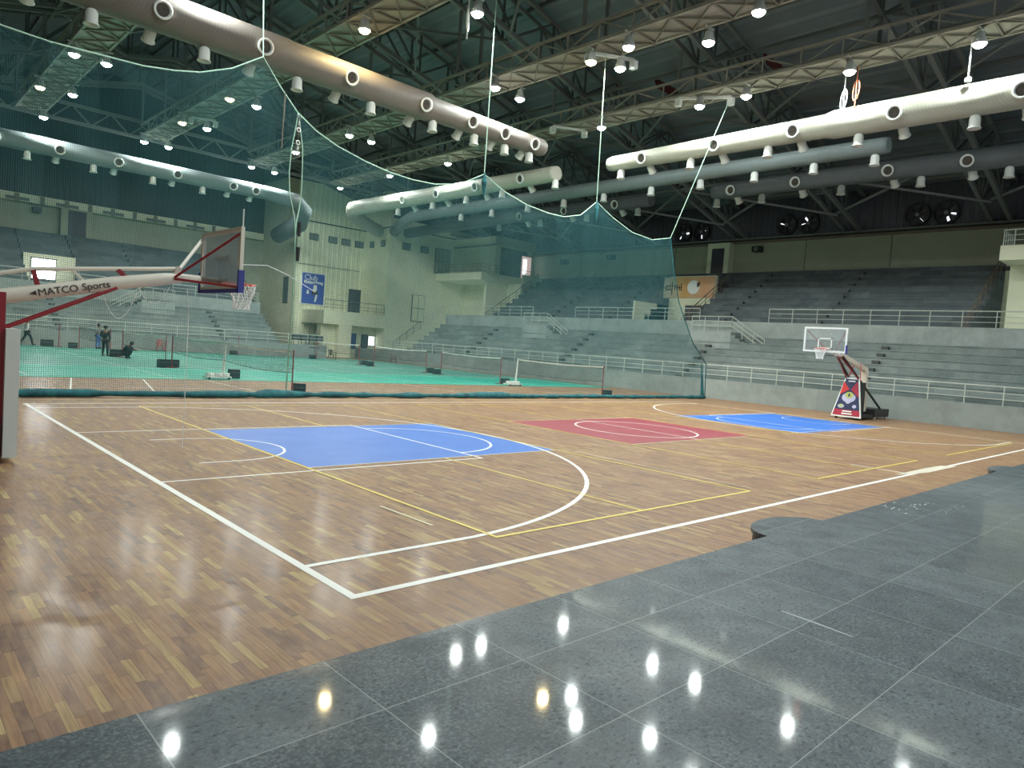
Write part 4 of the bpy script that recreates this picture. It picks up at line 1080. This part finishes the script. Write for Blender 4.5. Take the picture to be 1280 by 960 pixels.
MB().box(-1.47, -1.3, HY - .5, HY + .5, .08, 1.92).build('column_pad', PAD, t)
MB().box(-3.6, -1.5, HY - .55, HY + .55, .1, .55).build('base_box', BLACK, t)
for wx in (-3.4, -1.75):
    for wy in (-.45, .45): MB().lathe([(0, -.03), (.06, -.03), (.06, .03), (0, .03)], (wx, HY + wy, .06), (0, 1, 0), 12).build('castor', BLACK, t)
MB().tube([(BX, HY - .88, BZ + 1.04), (BX, HY - .88, BZ + 1.34)], .012, 6).build('antenna', WHITEM, t)
b = MB(); pts = [(BX, HY - .9, BZ + .42), (2.1, HY - .85, BZ + .47), (2.5, HY - .8, BZ + .36), (3.1, HY - .7, BZ + .12)]
b.tube(pts, .008, 5).build('loose_cable', CORD, t)
for q in range(2):
    pts = [(-.2 + q * .5 + .5 * s_, HY - .05, 2.6 + q * .16 - .42 * 4 * s_ * (1 - s_) * (1 - .3 * q)) for s_ in [i / 10 for i in range(11)]]
    MB().tube(pts, .006, 5).build('sagging_cord', CORD, t)
MB().tube([(1.1, HY, 2.75), (1.14, HY, 2.3), (1.14, HY, .02)], .006, 5).build('hanging_cord', CORD, t)
# lettering along the arm's camera side
aa = Vector((-1.35, HY, 2.405)); dr = Vector((1.42, 0, .35)).normalized()
text_part('arm_lettering', 'MATCO', .15, INK, t, Vector((-1.04, HY - .116, 2.42)), dr, (0, 0, 1), .003)
text_part('arm_lettering', 'Sports', .15, INK, t, Vector((-.47, HY - .113, 2.565)), dr, (0, 0, 1), .003)
p = Vector((-1.07, HY - .118, 2.465)); up_ = Vector((-dr.z, 0, dr.x))
MB().prism([p - dr * .09, p + up_ * .035, p - up_ * .035], (0, -.004, 0)).build('arm_arrow', INK, t)
# right hoop
HY2 = 7.5; BX2 = 26.8; BZ2 = 2.9
t = thing('basketball_hoop', 'wheeled basketball hoop with red and navy poster before the right stand', 'basketball hoop', (30.5, HY2, 0), 'basketball hoops')
board(t, BX2, HY2, BZ2, -1, GLC, WHITEM, True)
MB().bar((BX2 + .05, HY2, 2.98), (28.3, HY2, 2.9), .14).build('arm', CREAMT, t); MB().bar((28.2, HY2, 2.92), (31.6, HY2, 2.3), .2).build('arm', CREAMT, t)
MB().bar((31.5, HY2, 2.36), (31.7, HY2, .35), .26, .2).build('rear_post', CREAMT, t)
for s_ in (-1, 1):
    MB().bar((28.3, HY2 + s_ * .05, 2.85), (30.3, HY2 + s_ * .28, 1.75), .045).build('red_strut', REDT, t)
    MB().bar((30.3, HY2 + s_ * .28, 1.75), (30.6, HY2 + s_ * .15, 2.55), .04).build('red_strut', REDT, t)
    MB().tube([(27.6, HY2 + s_ * .1, 2.9), (BX2 + .04, HY2 + s_ * .8, 3.8)], .02, 6).build('board_stay', REDT, t)
    MB().bar((28.5, HY2 + s_ * .12, 2.8), (33.0, HY2 + s_ * .35, .45), .07).build('long_brace', BLACK, t)
def trap(z0, z1, x0=29.75, inset=0.0):
    """trapezium slice of the poster between two heights (poster leans back)"""
    hw = lambda z: .66 - (z - .12) * .2 - inset
    xx = lambda z: x0 + (z - .12) * .22
    return [(xx(z0), HY2 + hw(z0), z0), (xx(z0), HY2 - hw(z0), z0), (xx(z1), HY2 - hw(z1), z1), (xx(z1), HY2 + hw(z1), z1)]
MB().prism(trap(.1, 1.9), (.05, 0, 0)).build('poster_board', WHITEM, t)
PN = mat('navy_poster_print', (.02, .03, .09), .4); PR = mat('red_poster_print', (.38, .02, .05), .4); PRR = mat('bright_red_poster_print', (.5, .02, .02), .4)
MB().prism(trap(.17, .43, 29.74, .05), (-.004, 0, 0)).build('poster_print', PR, t)
MB().prism(trap(.43, 1.82, 29.74, .05), (-.004, 0, 0)).build('poster_print', PN, t)
def pp(u, z, dx=-.012):  # point on the poster, u in metres to the picture right (-Y)
    return (29.74 + (z - .12) * .22 + dx, HY2 - u, z)
for m_, P_ in ((PRR, ((-.42, 1.1), (-.03, 1.35), (-.32, 1.7), (-.33, 1.7))), (PR, ((.43, 1.0), (.03, 1.35), (.24, 1.72), (.27, 1.72)))):
    MB().prism([pp(u, z) for u, z in P_], (-.003, 0, 0)).build('poster_print', m_, t)
LIME = mat('lime_emblem', (.45, .5, .12), .5); LILAC = mat('pale_lilac_emblem', (.5, .48, .65), .5)
def disc(c, r, rz_, m_, dx, nm): MB().prism([pp(c[0] + r * math.cos(a), c[1] + rz_ * math.sin(a), dx) for a in [2 * PI * k / 18 for k in range(18)]], (-.003, 0, 0)).build(nm, m_, t)
disc((0, .98), .3, .22, LILAC, -.016, 'emblem'); disc((0, 1.1), .18, .14, LIME, -.022, 'emblem'); disc((0, 1.1), .04, .08, PN, -.028, 'emblem')
disc((.0, .78), .1, .08, LILAC, -.022, 'emblem'); disc((-.28, .58), .14, .09, LILAC, -.016, 'emblem'); disc((-.28, .6), .08, .06, LIME, -.022, 'emblem'); disc((.3, .6), .09, .08, LILAC, -.016, 'emblem')
b = MB()
for u0, u1, z in ((-.18, .22, .36), (-.2, .26, .25), (-.14, .16, 1.73)):
    b.prism([pp(u0, z - .03), pp(u1, z - .03), pp(u1, z + .03), pp(u0, z + .03)], (-.006, 0, 0))
b.build('poster_lines', WHITEM, t)
MB().box(30.3, 31.0, HY2 - .3, HY2 + .3, .15, 1.7).build('poster_core', BLACK, t)
MB().box(30.2, 33.4, HY2 - .5, HY2 + .5, .1, .22).build('chassis', BLACK, t)
MB().box(31.75, 33.55, HY2 - .55, HY2 + .55, .12, .48).build('weight_box', BLACK, t)
for wx in (29.95, 31.9, 33.4):
    for wy in (-.48, .48): MB().lathe([(0, -.04), (.085, -.04), (.085, .04), (0, .04)], (wx, HY2 + wy, .085), (0, 1, 0), 12).build('castor', WHITEM if wx > 30 else BLACK, t)

# ---------------------------------------------------------------- people
def skinned(joints, edges, name, m, parent, grow=0.0):
    me = bpy.data.meshes.new(name); me.from_pydata([j[0] for j in joints], edges, [])
    o = bpy.data.objects.new(name, me); COL.objects.link(o)
    mo = o.modifiers.new('s', 'SKIN'); mo.use_smooth_shade = True
    me.skin_vertices.new() if not me.skin_vertices else None
    for sv, j in zip(me.skin_vertices[0].data, joints):
        sv.radius = (j[1] + grow, (j[2] if len(j) > 2 else j[1]) + grow)
    me.skin_vertices[0].data[0].use_root = True
    o.modifiers.new('d', 'SUBSURF').levels = 1
    bpy.context.view_layer.update()
    me2 = bpy.data.meshes.new_from_object(o.evaluated_get(bpy.context.evaluated_depsgraph_get()))
    bpy.data.objects.remove(o)
    me2.materials.clear(); me2.materials.append(m)
    for pl in me2.polygons: pl.use_smooth = True
    r = bpy.data.objects.new(name, me2); COL.objects.link(r); r.parent = parent
    return r
def person(loc, rz, label, J, top_m, leg_m):
    """J: dict of joints in local metres; figure faces -Y"""
    t = thing('person', label, 'person', (0, 0, 0))
    names = ['pelvis', 'waist', 'chest', 'neck', 'head0', 'head1', 'shL', 'elL', 'haL', 'shR', 'elR', 'haR', 'hpL', 'knL', 'anL', 'toL', 'hpR', 'knR', 'anR', 'toR']
    rad = dict(pelvis=.13, waist=.115, chest=.14, neck=.05, head0=.075, head1=.085, shL=.055, elL=.042, haL=.032, shR=.055, elR=.042, haR=.032, hpL=.085, knL=.055, anL=.04, toL=.035, hpR=.085, knR=.055, anR=.04, toR=.035)
    E_ = [('pelvis', 'waist'), ('waist', 'chest'), ('chest', 'neck'), ('neck', 'head0'), ('head0', 'head1'), ('chest', 'shL'), ('shL', 'elL'), ('elL', 'haL'), ('chest', 'shR'), ('shR', 'elR'), ('elR', 'haR'),
          ('pelvis', 'hpL'), ('hpL', 'knL'), ('knL', 'anL'), ('anL', 'toL'), ('pelvis', 'hpR'), ('hpR', 'knR'), ('knR', 'anR'), ('anR', 'toR')]
    ix = {n: i for i, n in enumerate(names)}
    skinned([(J[n], rad[n]) for n in names], [(ix[a], ix[c]) for a, c in E_], 'body', SKIN, t)
    def sub(ns, nm, m_, g, cut=None):
        jj = [((J[n] if not cut or n not in cut else tuple(Vector(J[cut[n][0]]).lerp(Vector(J[n]), cut[n][1]))), rad[n]) for n in ns]
        i2 = {n: i for i, n in enumerate(ns)}
        skinned(jj, [(i2[a], i2[c]) for a, c in E_ if a in i2 and c in i2], nm, m_, t, g)
    sub(['pelvis', 'waist', 'chest', 'shL', 'elL', 'haL', 'shR', 'elR', 'haR'], 'shirt', top_m, .02, {'haL': ('elL', .75), 'haR': ('elR', .75)})
    sub(['pelvis', 'hpL', 'knL', 'anL', 'hpR', 'knR', 'anR'], 'trousers', leg_m, .022)
    for n in 'LR': MB().tube([J['an' + n], tuple(Vector(J['an' + n]) + Vector((0, 0, -.03))), J['to' + n]], [.05, .055, .045], 8).build('shoe', BLACK, t, smooth=True)
    h = Vector(J['head1']); h0 = Vector(J['head0']); ax = (h - h0).normalized()
    back = Vector((0, .02, 0))
    MB().lathe([(.0, .13), (.06, .115), (.095, .06), (.105, 0), (.1, -.05), (.085, -.06)], tuple(h + back), ax, 12).build('hair', HAIR, t, smooth=True)
    f_ = h + Vector((0, -.095, -.02))
    MB().lathe([(0, .03), (.012, .01), (.016, -.015)], tuple(f_), (0, -1, 0), 6).build('nose', SKIN, t)
    for s_ in (-1, 1):
        MB().lathe([(0, .008), (.01, .004), (.012, 0)], tuple(h + Vector((s_ * .032, -.088, .012))), (0, -1, 0), 6).build('eye', HAIR, t)
        MB().lathe([(0, .012), (.018, .006), (.022, 0)], tuple(h + Vector((s_ * .085, 0, -.02))), (s_, 0, 0), 6).build('ear', SKIN, t)
        hp = Vector(J['haL' if s_ < 0 else 'haR']); e_ = Vector(J['elL' if s_ < 0 else 'elR']); d_ = (hp - e_).normalized(); sd = d_.cross(Vector((0, 1, .1))).normalized()
        b = MB()
        for q in range(4):
            a_ = hp + d_ * .03 + sd * (.012 * (q - 1.5) * 1.6); L_ = (.062, .07, .066, .052)[q]
            b.tube([a_, a_ + d_ * L_ * .5 + Vector((0, -.004, 0)), a_ + d_ * L_ + Vector((0, -.02, 0))], [.009, .0085, .006], 6)
        b.tube([hp + sd * .02, hp + sd * .045 + d_ * .03, hp + sd * .04 + d_ * .06], [.011, .009, .007], 6)
        b.build('fingers', SKIN, t)
    t.location = loc; t.rotation_euler = (0, 0, rz)
    return t
def stand_pose(**k):
    J = dict(pelvis=(0, 0, .92), waist=(0, 0, 1.08), chest=(0, 0, 1.3), neck=(0, -.005, 1.47), head0=(0, -.02, 1.54), head1=(0, -.02, 1.63),
             shL=(-.19, 0, 1.38), elL=(-.24, .02, 1.1), haL=(-.23, -.08, .86), shR=(.19, 0, 1.38), elR=(.24, .02, 1.1), haR=(.23, -.08, .86),
             hpL=(-.09, 0, .86), knL=(-.1, -.02, .48), anL=(-.11, .02, .08), toL=(-.12, -.14, .04), hpR=(.09, 0, .86), knR=(.1, -.02, .48), anR=(.11, .02, .08), toR=(.12, -.14, .04))
    J.update(k); return J
person((7.6, 40.2, .012), 2.5, 'person in black standing beside the nets at left', stand_pose(elR=(.26, -.02, 1.12), haR=(.16, -.22, 1.05), knL=(-.12, -.02, .48), anL=(-.16, .03, .08), toL=(-.18, -.13, .04)), DARKC, DARKC)
person((9.62, 50.6, .012), .4, 'person in grey shirt and blue trousers standing by the far wall', stand_pose(haL=(-.12, -.25, 1.15), elL=(-.25, -.04, 1.12)), GREYS, JEANS)
person((5.5, 50.8, .012), 1.7, 'person in pale shirt and black trousers walking past the far left wall', stand_pose(knL=(-.09, -.22, .52), anL=(-.09, -.3, .1), toL=(-.09, -.46, .08), knR=(.09, .12, .5), anR=(.09, .38, .14), toR=(.09, .28, .04), haL=(-.24, .2, .92), haR=(.25, -.28, 1.05), elR=(.25, -.05, 1.1)), SHIRTW, DARKC)
person((8.2, 38.3, .012), .9, 'person in dark clothes crouching over the black box by the net post',
       dict(pelvis=(0, .12, .3), waist=(0, .06, .44), chest=(0, -.08, .62), neck=(0, -.2, .75), head0=(0, -.27, .79), head1=(0, -.32, .86), shL=(-.18, -.1, .68), elL=(-.22, -.32, .5), haL=(-.12, -.5, .5), shR=(.18, -.1, .68), elR=(.22, -.32, .5), haR=(.12, -.5, .48),
            hpL=(-.1, .06, .28), knL=(-.16, -.28, .46), anL=(-.14, -.05, .08), toL=(-.15, -.2, .04), hpR=(.1, .06, .28), knR=(.16, -.28, .46), anR=(.14, -.05, .08), toR=(.15, -.2, .04)), DARKC, DARKC)
